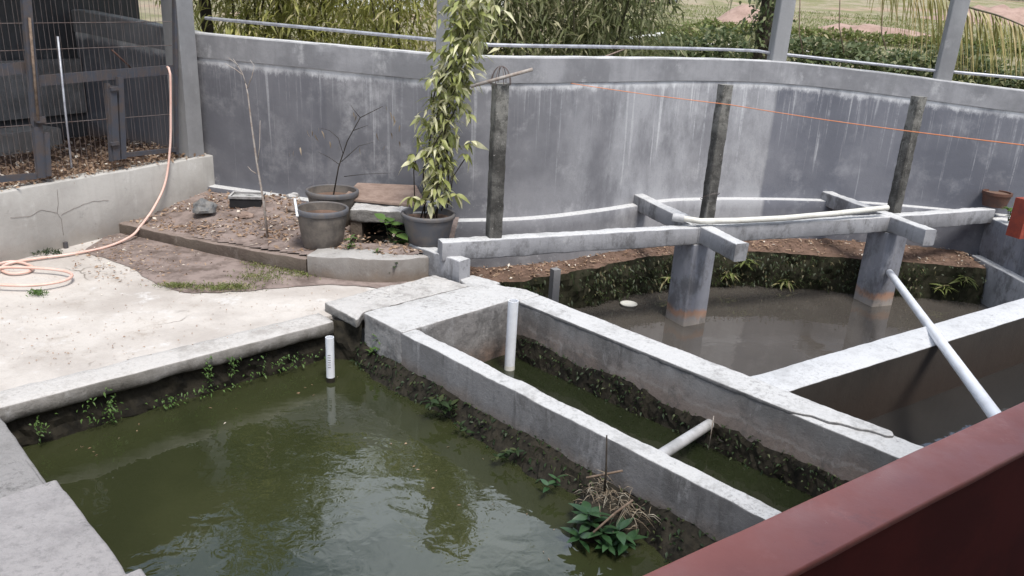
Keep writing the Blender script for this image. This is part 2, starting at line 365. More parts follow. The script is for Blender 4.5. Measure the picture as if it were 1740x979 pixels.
for _k in ('divider', 'divider_b', 'beam', 'column', 'pad', 'wall_band'):
    if _k in M: side_wear(M[_k], (.07, .067, .066), (3, 3, 2), 1.3, .47, .62, .6); side_wear(M[_k], (.34, .335, .34), (5, 5, 1.5), 1.1, .55, .68, .4); side_wear(M[_k], (.04, .038, .036), (9, 9, 1.2), 1.2, .58, .7, .5)
M['red_steel'] = simple('red_steel', (.30, .055, .03), (.2, .04, .028), 7, .5, .4)
M['maroon'] = simple('maroon', (.16, .028, .024), (.12, .022, .02), 3, .7, .2)
M['bark'] = simple('bark', (.07, .058, .045), (.035, .03, .025), 15, .95, .1, .8)
M['litter'] = leafmat('litter', (.24, .15, .10), (.42, .31, .22), (.66, .60, .52), .1, .8, .1, third=.86)
M['grass'] = leafmat('grass', (.13, .16, .045), (.22, .25, .08), (.34, .3, .16))
M['drygrass'] = leafmat('drygrass', (.24, .19, .13), (.16, .12, .085), (.3, .27, .21), .15)
M['weed'] = leafmat('weed', (.07, .14, .035), (.12, .2, .05))
M['weed_dark'] = leafmat('weed_dark', (.022, .042, .015), (.042, .07, .026), (.075, .09, .035))
M['glossy_leaf'] = leafmat('glossy_leaf', (.028, .07, .026), (.05, .105, .045), None, .2, .3, .6)
M['fern_dark'] = leafmat('fern_dark', (.022, .036, .012), (.05, .065, .022), (.12, .10, .05), .2, third=.8)
M['climber'] = leafmat('climber', (.24, .27, .08), (.46, .46, .19), (.68, .65, .42), .3, .42, .5, third=.58)
M['bam_yellow'] = leafmat('bam_yellow', (.32, .34, .09), (.58, .55, .2), (.68, .6, .34), .5, .5, third=.8)
M['bam_dark'] = leafmat('bam_dark', (.13, .15, .06), (.26, .27, .13), (.5, .46, .28), .45, third=.8)
M['culm'] = simple('culm', (.1, .09, .05), (.05, .045, .03), 8, .6, .3)
M['hedge'] = leafmat('hedge', (.08, .11, .045), (.15, .175, .075), (.28, .28, .15))
M['palm'] = leafmat('palm', (.20, .185, .05), (.36, .31, .11), (.46, .36, .17), .35, .4, .4)
M['canopy'] = leafmat('canopy', (.05, .075, .025), (.1, .13, .045))
M['water_green'] = water('water_green', (.032, .036, .015), (.023, .027, .011), .04, 3.4)
M['water_inner'] = water('water_inner', (.016, .02, .009), (.012, .015, .007), .03, 2.6)
M['water_grey'] = water('water_grey', (.062, .055, .048), (.08, .071, .062), .03, 2.4)
M['water_dark'] = water('water_dark', (.022, .021, .02), (.03, .028, .026), .03, 2.4)  # darker copy of the grey water, porch shade and dark reflection in its colour
M['render_white'] = simple('render_white', (.7, .7, .68), (.6, .6, .58), 3, .8, .2)
M['glass'] = simple('glass', (.02, .025, .03), rough=.1, spec=.6)
M['rubber'] = simple('rubber', (.02, .02, .02), rough=.8)
M['car_paint'] = simple('car_paint', (.55, .56, .58), (.5, .51, .53), 3, .3, .5)
M['roof'] = simple('roof', (.2, .19, .18), rough=.9)
M['house_wall'] = simple('house_wall', (.3, .27, .24), rough=.9)
M['earth_mound'] = simple('earth_mound', (.34, .24, .2), (.24, .165, .135), 1.2, .95, .1, .6, bs=4)

# garden wall plaster: blue-grey, lime bloom under the top band, white drips
def wall_plaster():
    m, t, b = newmat('wall_plaster'); N = NT(t); p = N.pos()
    uv = N.n('ShaderNodeUVMap'); uv.uv_map = 'along'; s = N.n('ShaderNodeSeparateXYZ'); N.L(uv.outputs[0], s.inputs[0]); S, Z = s.outputs[0], s.outputs[1]   # along wall, metres under the top
    base, dark, light = (.222, .22, .234), (.135, .135, .148), (.36, .357, .366)
    c = N.mix(N.ramp(N.noise(p, .9, 5, .6), .36, .62), base, dark)
    c = N.mix(N.ramp(N.noise(p, 2.3, 6, .7), .5, .72, 0, .8), c, light)
    c = N.mix(N.ramp(N.noise(N.pos((6, 6, 1.4)), 1.5, 5, .7), .5, .72, 0, .45), c, dark)
    sv = N.n('ShaderNodeCombineXYZ'); N.L(S, sv.inputs[0])
    def drip(freq, stretch, lo, hi, zlen, seed):
        cb = N.n('ShaderNodeCombineXYZ'); N.L(N.math('MULTIPLY', N.math('ADD', S, N.math('MULTIPLY', Z, -.03)), freq), cb.inputs[0]); N.L(N.math('MULTIPLY', Z, stretch), cb.inputs[1]); cb.inputs[2].default_value = seed
        f = N.ramp(N.noise(cb.outputs[0], 1., 3, .65), lo, hi)
        cb2 = N.n('ShaderNodeCombineXYZ'); N.L(N.math('MULTIPLY', S, freq*.35), cb2.inputs[0]); cb2.inputs[2].default_value = seed+9
        ln = N.math('MULTIPLY', N.ramp(N.noise(cb2.outputs[0], 1., 3, .7), .42, .68), zlen)
        g = N.math('SUBTRACT', ln, N.math('SUBTRACT', Z, .26)); return N.math('MULTIPLY', N.math('MULTIPLY', f, N.ramp(g, 0, .35)), N.ramp(Z, .215, .235))
    d1 = drip(13, .35, .57, .66, 1.7, 3.); d2 = drip(38, .6, .5, .66, 1.5, 8.)
    c = N.mix(N.math('MULTIPLY', N.ramp(S, 5.08, 5.12, 1, 0), .38), c, (.085, .087, .105)); c = N.mix(N.math('MULTIPLY', N.ramp(S, 10.42, 10.46), .4), c, (.09, .1, .135))
    brk_ = N.ramp(N.noise(N.pos((3, 3, 5)), 2.4, 6, .8), .34, .6); d2 = N.math('MULTIPLY', d2, brk_); d1 = N.math('MULTIPLY', d1, N.ramp(N.noise(N.pos((4, 4, 6)), 3, 5, .8), .3, .55, .35, 1))
    hz = N.math('MULTIPLY', N.math('MULTIPLY', N.ramp(S, 6.6, 9.2), N.ramp(S, 10.40, 10.46, 1, 0)), N.ramp(N.noise(N.pos((1.3, 1.3, .6)), 1.6, 6, .7), .34, .62, .1, .75)); c = N.mix(hz, c, (.40, .40, .415))
    env = N.math('ADD', N.math('MULTIPLY', N.ramp(S, 8.6, 9.3, .0, .62), N.ramp(S, 10.42, 10.5, 1, .3)), .38); d1 = N.math('MULTIPLY', d1, env); d2 = N.math('MULTIPLY', d2, env)
    c = N.mix(N.math('MULTIPLY', d2, .7), c, (.48, .48, .5)); c = N.mix(N.math('MULTIPLY', d1, .8), c, (.6, .6, .61))
    c = N.mix(N.math('MULTIPLY', N.ramp(N.noise(p, 6, 7, .8), .56, .7), N.ramp(Z, 1.1, 1.6, 0, .55)), c, (.42, .42, .43))
    # bloom line where the later top band overlaps
    wv = N.noise(N.pos((2.2, 2.2, 2.2)), 1.7, 6, .75); wv2 = N.noise(N.pos((5, 5, 3)), 2.2, 7, .8); zz = N.math('ADD', Z, N.math('MULTIPLY', N.math('SUBTRACT', wv2, .5), .22))
    fb = N.math('MULTIPLY', N.ramp(Z, .214, .222), N.ramp(zz, .255, .33, 1, 0)); cb = N.n('ShaderNodeCombineXYZ'); N.L(S, cb.inputs[0])
    fb = N.math('MULTIPLY', fb, N.ramp(N.noise(cb.outputs[0], 1.1, 4, .7), .34, .56, .1, .9)); c = N.mix(fb, c, (.62, .62, .63))
    # red-brown splash stain on the low left stretch
    fs = N.math('MULTIPLY', N.ramp(N.math('ADD', Z, N.math('MULTIPLY', wv, .25)), 1.25, 1.6), N.ramp(N.math('ADD', S, N.math('MULTIPLY', wv, 1.2)), 3.6, 4.4, .95, 0)); c = N.mix(fs, c, (.21, .145, .11))
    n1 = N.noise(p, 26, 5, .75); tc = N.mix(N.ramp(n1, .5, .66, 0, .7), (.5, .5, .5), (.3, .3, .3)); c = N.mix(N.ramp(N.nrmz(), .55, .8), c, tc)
    c = N.mix(N.ramp(N.noise(p, 60, 3, .7), .54, .7, 0, .25), c, dark)
    N.L(c, b.inputs['Base Color']); b.inputs['Roughness'].default_value = .85; b.inputs['Specular IOR Level'].default_value = .3
    N.bump(N.math('ADD', N.noise(p, 40, 6, .75), N.math('MULTIPLY', N.noise(p, 7, 4, .6), 1.5)), .25, .008, b); return m
M['wall'] = wall_plaster(); M['wall_band'] = concrete('wall_band', (.29, .288, .3), (.18, .18, .19), (.38, .378, .385), top=(.52, .52, .52), topdark=(.34, .34, .34), bump=.3, streak=.5, patch=1.6)
def terrain_mat():
    m, t, b = newmat('terrain'); N = NT(t); p = N.pos()
    c = N.mix(N.ramp(N.noise(p, .35, 5, .65), .4, .62), (.2, .195, .1), (.31, .265, .19))
    c = N.mix(N.ramp(N.noise(p, .16, 4, .6), .56, .66, 0, .9), c, (.36, .26, .2))
    c = N.mix(N.ramp(N.noise(p, 2.5, 5, .7), .5, .7, 0, .6), c, (.15, .16, .07))
    N.L(c, b.inputs['Base Color']); b.inputs['Roughness'].default_value = .95; b.inputs['Specular IOR Level'].default_value = .1
    N.bump(N.noise(p, 8, 5, .8), 1., .1, b); return m
M['terrain'] = terrain_mat()

# ------------------------------------------------------------------ plan
U = Vector((math.cos(R(-44.2)), math.sin(R(-44.2)), 0)); Vv = Vector((-U.y, U.x, 0))     # along the dividers / across them
ZD, ZW, ZI, ZF, ZB, ZS = .08, -.30, -.37, -.65, .355, -.25   # divider top, waters (left, inner, far), beam top, bank
WALL = [(-6.6, 9.75, 1.97), (-4.85, 8.95, 1.93), (-3.33, 8.22, 1.80), (-.62, 7.33, 1.775), (.1, 7.58, 1.79), (.8, 8.05, 1.80), (1.3, 8.46, 1.80), (1.85, 8.83, 1.805), (2.85, 9.12, 1.81), (4.05, 9.25, 1.75), (5.5, 9.02, 1.66), (7.2, 8.6, 1.6)]
def wall_line():
    a = [Vector(p) for p in WALL]
    out = []
    for i in range(3): out += [p for p, _ in straight(a[i], a[i+1], .09)][:-1]
    out += catmull(a[3:], .08)
    return out
WL = wall_line()
def wall_y(x):
    for a, b in zip(WL[:-1], WL[1:]):
        if a.x <= x <= b.x: return a.y+(b.y-a.y)*(x-a.x)/max(b.x-a.x, 1e-6)
    return WL[0].y if x < WL[0].x else WL[-1].y-(x-WL[-1].x)*.2
def wall_hit(x, y):
    d = ray(x, y)
    for a, b in zip(WL[:-1], WL[1:]):
        A = np.array([[d[0], -(b.x-a.x)], [d[1], -(b.y-a.y)]]); t, s = np.linalg.solve(A, np.array([a.x, a.y]))
        if -1e-6 <= s <= 1+1e-6 and t > 0: return Vector((d[0]*t, d[1]*t, CAMH+d[2]*t))

# ---- ground, one sheet to the horizon
def terrain_z(x, y):
    d = y-wall_y(min(max(x, -9), 9))
    if d < .12: return -1.3
    z = .3 if y < 14 else .3+(y-14)*.033 if y < 30 else .83+(y-30)*.056 if y < 75 else 3.35+(y-75)*.085
    z += .12*nz((x, y, 0), .25, 3)*min(1, max(0, (y-11)/6)) + (1.2*nz((x, y, 0), .03, 9) if y > 80 else 0)
    return -1.3+(z+1.3)*min(1., (d-.12)/.25)
xs = np.unique(np.concatenate([np.linspace(-260, -20, 25), np.linspace(-20, -6, 24), np.linspace(-6, 9, 90), np.linspace(9, 30, 26), np.linspace(30, 260, 24)]))
ys = np.unique(np.concatenate([np.linspace(-60, 6.5, 12), np.linspace(6.5, 11, 60), np.linspace(11, 40, 60), np.linspace(40, 90, 50), np.linspace(90, 420, 34)]))
V = np.array([(x, y, terrain_z(x, y)) for y in ys for x in xs]); nx = len(xs)
F = np.array([(j*nx+i, j*nx+i+1, (j+1)*nx+i+1, (j+1)*nx+i) for j in range(len(ys)-1) for i in range(nx-1)])
raw('ground', V, F, M['terrain'], kind='structure', smooth=True)

# ---- waters
def flat_(v): return Vector((v.x, v.y, 0))
def sheet(name, pts, z, m):
    mb = MB(); mb.add([(p[0], p[1], z) for p in pts], [tuple(range(len(pts)))]); return mb.obj(name, m, kind='structure')
A0 = Vector((-1.06, 5.23, 0)); cornL = Vector((-2.70, 3.82, 0))
aw = .125
Bn0 = P(873.5, 509, ZD); Bn0.z = 0; bw = .235
deck0, deck1 = P(40, 682, 0), P(560, 548, 0)
vdir = (deck1-deck0).normalized()
sheet('pond_water', [cornL-U*.5+Vector((-.1, .1, 0)), cornL+vdir*2.3+Vector((-.1, .1, 0)), A0+U*4.6+Vv*.05, cornL+U*5.2-vdir*.6], ZW, M['water_green'])
sheet('pond_water', [A0+Vv*.06-U*.25+Vv*.0, Bn0+Vv*.1-U*.1, Bn0+Vv*.1+U*4.2, A0+Vv*.06+U*4.6], ZI, M['water_inner'])
C0, C1 = P(1272.8, 639, ZD), P(1740, 505, ZD); cdir = Vector(((C1-C0).x, (C1-C0).y, 0)).normalized(); cn = Vector((cdir.y, -cdir.x, 0))   # cn towards the house
sheet('pond_water', [Bn0+Vv*.1-U*.6, Vector((-.6, 8.2, 0)), Vector((2, 9.1, 0)), Vector((6.2, 9.1, 0)), C0+cdir*6+cn*.1, C0+cn*.1-cdir*.1, Bn0+Vv*.1+U*1.6], ZF, M['water_grey'])
sheet('pond_water', [flat_(C0)+cn*.1-cdir*.25, flat_(C0)+cdir*6+cn*.1, flat_(C0)+cdir*6+cn*3, Bn0+Vv*.1+U*4.2], ZI, M['water_dark'])

# ---- pavement with a cap along the pond
penA, penB = P(-140, 352, .58), P(348, 266, .58)
pend = Vector(((penB-penA).x, (penB-penA).y, 0)).normalized(); penn = Vector((pend.y, -pend.x, 0))     # penn out of the pen, to the right
K = [P(206, 398, 0), P(300, 420, 0), P(420, 447, 0), P(522, 470, 0), P(669, 481, 0), P(745, 470, 0)]
lipback = .20
nrm = Vector((-vdir.y, vdir.x, 0))
d0 = deck0-vdir*3.2
pave_poly = [d0+nrm*.12, deck1+nrm*.12+vdir*.05, P(640, 520, 0), P(800, 488, 0), P(790, 460, 0)+Vector((0, .25, 0)), P(522, 450, 0)+Vector((0, .2, 0)), P(206, 385, 0)+Vector((-.3, .2, 0)), penA-penn*.2, Vector((-7, 3.5, 0)), d0+nrm*2]
pv = prism('pavement', pave_poly, -.16, -.004, M['pave'], kind='structure', bev=.004)
mb = MB(); mb.loft(straight(d0, deck1+vdir*.03, .045), [(.012, -.1), (.0, -.085), (-.004, -.05), (-.003, -.012), (.001, -.003), (.009, .0), (.05, .002), (.1, .003), (.15, .003), (.2, .002), (.212, -.008), (.212, -.09), (.1, -.11)], jit=.012, js=4.5)
tag(mb.obj('pond_kerb', M['lip'], smooth=True), 'pale rounded concrete cap along the pavement edge of the green pond', 'kerb')

def mudbank(name, p0, p1, lat_sign, ztop, zwater, out, seed, m, label, step=.03, rows=9, leaf=None, rg=1.):
    """eroded earth between a wall's plaster and the water"""
    pth = straight(p0, p1, step); mb = MB(); n = rows
    for (p, lat) in pth:
        for k in range(n):
            f = k/(n-1); z = ztop+(zwater-.12-ztop)*f
            o = out*(f**.7)*(1+.55*nz((p.x, p.y, z), 2.2, seed))+rg*.035*nz((p.x, p.y, z), 9, seed+2)*min(1, f*4)+.018*nz((p.x, p.y, z), 24, seed+4)*min(1, f*4)
            zz = z+(.05*nz((p.x, p.y, 0), 3, seed+7)+.02*nz((p.x, p.y, 0), 14, seed+8))*(1 if k else .8)
            q = Vector((p.x, p.y, 0))+lat*lat_sign*(o-.006); mb.v.append((q.x, q.y, zz))
    for i in range(len(pth)-1):
        for k in range(n-1): mb.f.append((i*n+k, (i+1)*n+k, (i+1)*n+k+1, i*n+k+1))
    return mb.obj(name, m, smooth=False, kind='structure'), mb
db, _ = mudbank('mud_bank', d0-nrm*-.06, deck1+vdir*.3+nrm*.06, -1, -.05, ZW, .035, 3, M['mud'], '')
ab, abm = mudbank('mud_bank', A0-U*.02, A0+U*4.3, -1, -.16, ZW, .16, 8, M['mud'], '')
bb, bbm = mudbank('mud_bank', Bn0-U*.02, Bn0+U*3.9, -1, -.19, ZI, .05, 14, M['mud'], '', rg=.5)
mudbank('mud_bank', deck1+nrm*.08-U*.02, A0-U*.02, -1, -.02, ZW, .05, 31, M['mud'], '')
mudbank('mud_bank', A0+Vv*.0, Bn0, -1, -.34, ZI, .02, 21, M['mud'], '')

# ---- dividers
def beamobj(name, p0, p1, w0, w1, zb, zt, m, label=None, cat=None, parent=None, jit=.009, r=.012, step=.03, seed=0., js=5.):
    mb = MB(); a = Vector((p0[0], p0[1], 0)); b = Vector((p1[0], p1[1], 0)); mb.loft(straight(a, b, step), rrect(w0, w1, zb, zt, r), jit=jit, js=js, seed=seed)
    o = mb.obj(name, m, parent, smooth=True, autos=50)
    if label: tag(o, label, cat)
    return o
beamobj('divider_wall', A0+U*.44, A0+U*4.4, 0, aw, -.75, ZD, M['divider'], 'narrow grey plastered wall between green pond and the slim channel', 'wall', seed=1)
brk = P(1519, 734, ZD); tb = (Vector((brk.x, brk.y, 0))-Bn0).dot(U)
bt = thing('divider_wall', 'wide pale-topped wall between slim channel and grey pond, broken cap near parapet', 'wall', Bn0)
beamobj('wall_body', Bn0+U*.04, Bn0+U*4.3, .002, bw-.004, -1.0, ZD-.015, M['divider_b'], parent=bt, seed=2, jit=.006)
rag = [(tb-.50, .0), (tb-.43, .03), (tb-.40, .055), (tb-.30, .06), (tb-.24, .10), (tb-.15, .115), (tb-.1, .15), (tb-.01, .16), (tb+.02, .2), (tb-.01, bw)]
slab('cap', [Bn0+U*.05+Vv*bw, Bn0+U*.05]+[Bn0+U*a_+Vv*b_ for a_, b_ in rag], ZD-.034, ZD+.001, M['divider_b'], bt, .011, .004, 3.)
n0 = C0+cn*0; mb = MB()
pc0, pc1 = P(1345, 666, ZD), P(1740, 537, ZD); wC = abs((Vector((pc0.x, pc0.y, 0))-Vector((C0.x, C0.y, 0))).dot(cn))*.5+abs((pc1-C1).dot(cn))*.5
beamobj('divider_wall', Vector((C0.x, C0.y, 0))-cdir*.12, Vector((C0.x, C0.y, 0))+cdir*5.6, -wC, 0, -1.0, ZD-.002, M['divider_c'], 'smooth pale-topped wall running right from the junction, sides coloured dark for porch shade', 'wall', seed=6, jit=.004)
# end slab of the channel and the rough slab behind it
pd = thing('end_slab', 'bright white concrete slab closing the slim channel, pipe at its corner', 'slab', A0)
sU = .46
poly = [A0, A0+U*sU, A0+U*sU+Vv*(aw-.003), Bn0+U*.0, Bn0+U*.06, Bn0+U*.06+Vv*(bw-.002), Bn0-U*.12+Vv*(bw+.0), P(838, 483, ZD), P(800, 486.5, ZD)]
slab('slab_top', poly, -.72, ZD+.004, M['pad'], pd, .014, .006, 2.)
rs = [P(551, 515, .06), P(607, 545, .06), P(618, 531, .06), P(800, 486, .06), P(784, 483, .06), P(739, 469, .06), P(650, 489, .06)]
tag(slab('rough_slab', rs, -.01, .066, M['rough_slab'], None, .012, .011, 5.), 'rough flaking concrete slab between the pavement and the white end slab', 'slab')
# strip of B running back to the sill block
tag(slab('ledge_slab', [P(778, 474, .06), P(803, 468, .06), P(852, 482, .06), P(832, 488, .06), P(796, 489, .06)], -.5, .07, M['pad'], None, .012, .005, 8.), 'small white ledge at the foot of the short sill beam', 'slab')

# ---- far bank
BK = [(-.5, 6.75, 0), (-.22, 6.93, 0), (.16, 7.15, 0), (.77, 7.6, 0), (1.66, 8.26, 0), (2.7, 8.57, 0), (3.83, 8.55, 0), (5.3, 8.44, 0)]
bl = withlat(catmull(BK, .03)); mb = MB(); n = 18
for (p, lat) in bl:
    wy = wall_y(p.x)+.03
    for k in range(n):
        if k < 8:
            f = k/7; q = Vector((p.x, p.y, 0))-lat*(.05*(1-f)+.05*nz((p.x, p.y, f*.5), 5, 2)+.03*nz((p.x, p.y, f*.5), 16, 3)); z = ZF-.1+(ZS-ZF+.1)*(f**.9)
        else:
            f = (k-7)/10; q = Vector((p.x, p.y+(wy-p.y)*f, 0)); z = ZS+.06*f+.018*nz((q.x, q.y, 0), 9, 4)+.02*nz((q.x, q.y, 0), 3, 6)
        mb.v.append((q.x, q.y, z))
for i in range(len(bl)-1):
    for k in range(n-1): mb.f.append((i*n+k, (i+1)*n+k, (i+1)*n+k+1, i*n+k+1))
bo = mb.obj('soil_bank', M['soil'], kind='structure'); bo.data.materials.append(M['moss_face'])
bo.data.polygons.foreach_set('material_index', [1 if (i % (n-1)) < 7 else 0 for i in range(len(bo.data.polygons))])

# ---- garden wall
wt = thing('garden_wall', 'long curved blue-grey plastered garden wall streaked with white drips', 'wall', (WL[10].x, WL[10].y, 0))
def wall_loft(name, prof, m, jit=.004, sub=None):
    pts = withlat(WL); mb = MB(); b = 0; uv = []; s = 0.; n = len(prof); prev = None
    for (p, lat) in pts:
        if prev is not None: s += (Vector((p.x, p.y, 0))-prev).length
        prev = Vector((p.x, p.y, 0))
        for (l, zr, rel) in prof:
            z = p.z+zr if rel else zr
            q = Vector((p.x, p.y, z))+lat*(l+jit*nz((p.x, p.y, z), 2.2, 3)+jit*.5*nz((p.x, p.y, z), 8, 3)*(1 if abs(l) < .1 else 0))
            if rel and zr > -.01: q.z += .004*nz((p.x, p.y, 0), 6, 9)
            mb.v.append(tuple(q)); uv.append((s, p.z-z))
    for i in range(len(pts)-1):
        for k in range(n-1): mb.f.append((i*n+k, i*n+k+1, (i+1)*n+k+1, (i+1)*n+k))
    o = mb.obj(name, m, wt, smooth=True, autos=35)
    l = o.data.uv_layers.new(name='along')
    for lp in o.data.loops: l.data[lp.index].uv = uv[lp.vertex_index]
    return o
wall_loft('wall_body', [(0, -1.3, 0)]+[(0, z, 0) for z in np.linspace(-.3, 1.3, 9)]+[(0, -.225, 1), (.17, -.225, 1), (.17, -1.3, 0)], M['wall'])
wall_loft('top_band', [(.01, -.236, 1), (-.014, -.233, 1), (-.014, -.1, 1), (-.013, -.012, 1), (-.003, 0, 1), (.08, .004, 1), (.174, 0, 1), (.186, -.012, 1), (.186, -.236, 1), (.01, -.236, 1)], M['wall_band'], .006)
fo = [(0.01, -1.3, 0), (-.11, -1.3, 0), (-.11, -.2, 0), (-.11, 0, 0), (-.11, .15, 0), (-.108, .245, 0), (-.1, .258, 0), (-.05, .262, 0), (.01, .264, 0)]
wall_loft('footing', fo, M['wall'], .008)

# posts on the wall and rails between
def wall_post(px, py, wd, dp, top, label, m=M['pillar'], lean=0.):
    b = wall_hit(px, py); i = min(range(len(WL)), key=lambda k: (WL[k]-Vector((b.x, b.y, WL[k].z))).length)
    t = (WL[min(i+1, len(WL)-1)]-WL[max(i-1, 0)]); a = math.atan2(t.y, t.x); lat = Vector((-math.sin(a), math.cos(a), 0))
    c = Vector((b.x, b.y, 0))+lat*.09; zb = WL[i].z-.002
    mb = MB(); tt = Vector((math.cos(a), math.sin(a), 0)); pr = rrect(-dp/2, dp/2, -wd/2, wd/2, .012); n = len(pr)
    for z in np.linspace(zb, top, 16):
        for (l, k) in pr:
            q = c+lat*l+tt*(k+lean*(z-zb)); q += lat*.004*nz((q.x, q.y, z), 5); mb.v.append((q.x, q.y, z))
    for j in range(15):
        for k in range(n): mb.f.append((j*n+k, j*n+(k+1) % n, (j+1)*n+(k+1) % n, (j+1)*n+k))
    mb.f.append(tuple(range(n))); mb.f.append(tuple(15*n+k for k in range(n)))
    tag(mb.obj('fence_post', m, smooth=True, autos=50), label, 'post', 'concrete posts on the garden wall'); return c, zb
FP = [wall_post(752, 89, .165, .13, 3.0, 'pale concrete fence post on garden wall, behind the leafy climber'),
      wall_post(1326, 103, .175, .14, 3.0, 'grey concrete fence post on garden wall, middle of the three'),
      wall_post(1606, 132, .17, .14, 3.0, 'grey concrete fence post on garden wall, beside the palm frond')]
def rail(pts, label):
    mb = MB(); mb.tube(pts, .017, 10); tag(mb.obj('guard_rail', M['galv'], smooth=True, autos=60), label, 'rail', 'pipe rails above the garden wall')
def along_wall(x0, x1, dz, off=.09, n=16):
    pts = []
    for x in np.linspace(x0, x1, n):
        i = min(range(len(WL)), key=lambda k: abs(WL[k].x-x)); t = (WL[min(i+2, len(WL)-1)]-WL[max(i-2, 0)]).normalized()
        pts.append(Vector((x, wall_y(x), 0))+Vector((-t.y, t.x, 0))*off+Vector((0, 0, WL[i].z+dz)))
    return pts
pil_c = Vector((penB.x, penB.y, 0))
rail([Vector((-3.24, 8.28, 1.945)), Vector((-2., 7.9, 1.92)), FP[0][0]+Vector((-.08, 0, 1.895))], 'galvanised pipe rail above wall, from pen pillar to the climber')
rail([FP[0][0]+Vector((.08, 0, 1.90))]+along_wall(-.3, 2.6, .095, n=10)+[FP[1][0]+Vector((-.08, 0, 1.89))], 'long pipe rail above wall between climber and middle fence post')
rail([FP[1][0]+Vector((.08, 0, 1.885)), FP[2][0]+Vector((-.08, 0, 1.80))], 'short pipe rail above wall between the two right fence posts')
rail([FP[2][0]+Vector((.08, 0, 1.80)), Vector((6.4, 8.9, 1.76))], 'pipe rail above wall passing under the palm frond')

# ---- columns, beams
t23 = math.radians(22.8); bx = Vector((math.cos(t23), math.sin(t23), 0)); by = Vector((-bx.y, bx.x, 0))
def ctr(px): return sum((Vector((P(x, y, ZF).x, P(x, y, ZF).y, 0)) for x, y in px), Vector((0, 0, 0)))/len(px)
def column(px, label, top):
    c = (Vector((P(*px[0], ZF).x, P(*px[0], ZF).y, 0))+Vector((P(*px[2], ZF).x, P(*px[2], ZF).y, 0)))/2
    e = Vector((P(*px[1], ZF).x, P(*px[1], ZF).y, 0)); c = c+(c-e)*.05
    l0 = P(*px[0], ZF)-P(*px[1], ZF); ang = math.atan2(-l0.y, -l0.x); s = .285; mb = MB()
    ax = Vector((math.cos(ang), math.sin(ang), 0)); mb2 = []
    pr = rrect(-s/2, s/2, -s/2, s/2, .014); n = len(pr); ay = Vector((-ax.y, ax.x, 0)); zz = list(np.linspace(-1.1, top, 30))
    for z in zz:
        for (a, b) in pr:
            q = c+ax*a+ay*b; g = 1+.012*nz((q.x, q.y, z), 4); q = c+(q-c)*g; mb.v.append((q.x, q.y, z))
    for j in range(len(zz)-1):
        for k in range(n): mb.f.append((j*n+k, j*n+(k+1) % n, (j+1)*n+(k+1) % n, (j+1)*n+k))
    mb.f.append(tuple((len(zz)-1)*n+k for k in range(n)))
    tag(mb.obj('support_column', M['column'], smooth=True, autos=50), label, 'column', 'columns standing in the grey pond'); return c
cA = column([(1131, 540), (1160, 556), (1197, 548)], 'square grey column standing in grey pond, nearer of two, orange tide mark', ZB-.17)
cB = column([(1453, 508), (1482, 522), (1512, 518)], 'square grey column standing in grey pond, farther right, behind white pipe', ZB-.17)
def flat(v): return Vector((v.x, v.y, 0))
b0, b1, b2, b3 = [flat(P(x, y, ZB)) for x, y in ((752, 412.5), (1188, 387), (1503, 369.5), (1692, 356))]
fr = thing('beam_frame', 'grey concrete beam frame spanning the pond on two columns', 'beam frame', b0)
beamobj('long_beam', b0, b1+bx*.0, 0, .135, ZB-.165, ZB, M['beam'], parent=fr, seed=11)
beamobj('long_beam', b1+bx*.002, b2, 0, .135, ZB-.165, ZB, M['beam'], parent=fr, seed=12)
beamobj('long_beam', b2+bx*.002, b3, 0, .135, ZB-.165, ZB, M['beam'], parent=fr, seed=13)
def cross(w_px, e_l, e_r, sd):
    el, er = flat(P(*e_l, ZB)), flat(P(*e_r, ZB)); ec = (el+er)/2; wd = (el-er).length
    wc = flat(P(*w_px, ZB)); d = (ec-wc).normalized(); beamobj('cross_beam', wc-d*.06, ec, -.065, .065, ZB-.158, ZB+.006, M['beam'], parent=fr, seed=sd); return wc, ec
w1, e1 = cross((1080, 328), (1254, 417), (1269, 414), 15); w2, e2 = cross((1388, 319), (1576, 393), (1590, 390), 16)
mb = MB(); q0 = Vector((w1.x, w1.y, ZB+.01))    # mortar lump where the cross beam enters the wall
mb.lathe(q0+Vector((.0, .03, -.03)), [(.0, -.06), (.09, -.05), (.1, .02), (.06, .06), (.001, .075)], 14, lambda a, z: 1+.3*math.sin(a*3+z*40)); mb.obj('mortar_lump', M['pad'], fr)
# stub columns between beams
for c in (cA, cB):
    mb = MB(); mb.box((c.x, c.y, ZB-.09), .2, .2, .175, t23); mb.obj('column_head', M['beam'], fr)
# sill beam under the green pot
s0, s1 = P(690, 413, .23), P(781, 444.5, .23); sd_ = flat(s1-s0).normalized()
beamobj('sill_beam', flat(s0), flat(s1), 0, .125, .0, .23, M['beam'], 'short concrete sill beam with blunt end, under the leafy climber pot', 'beam', seed=17)

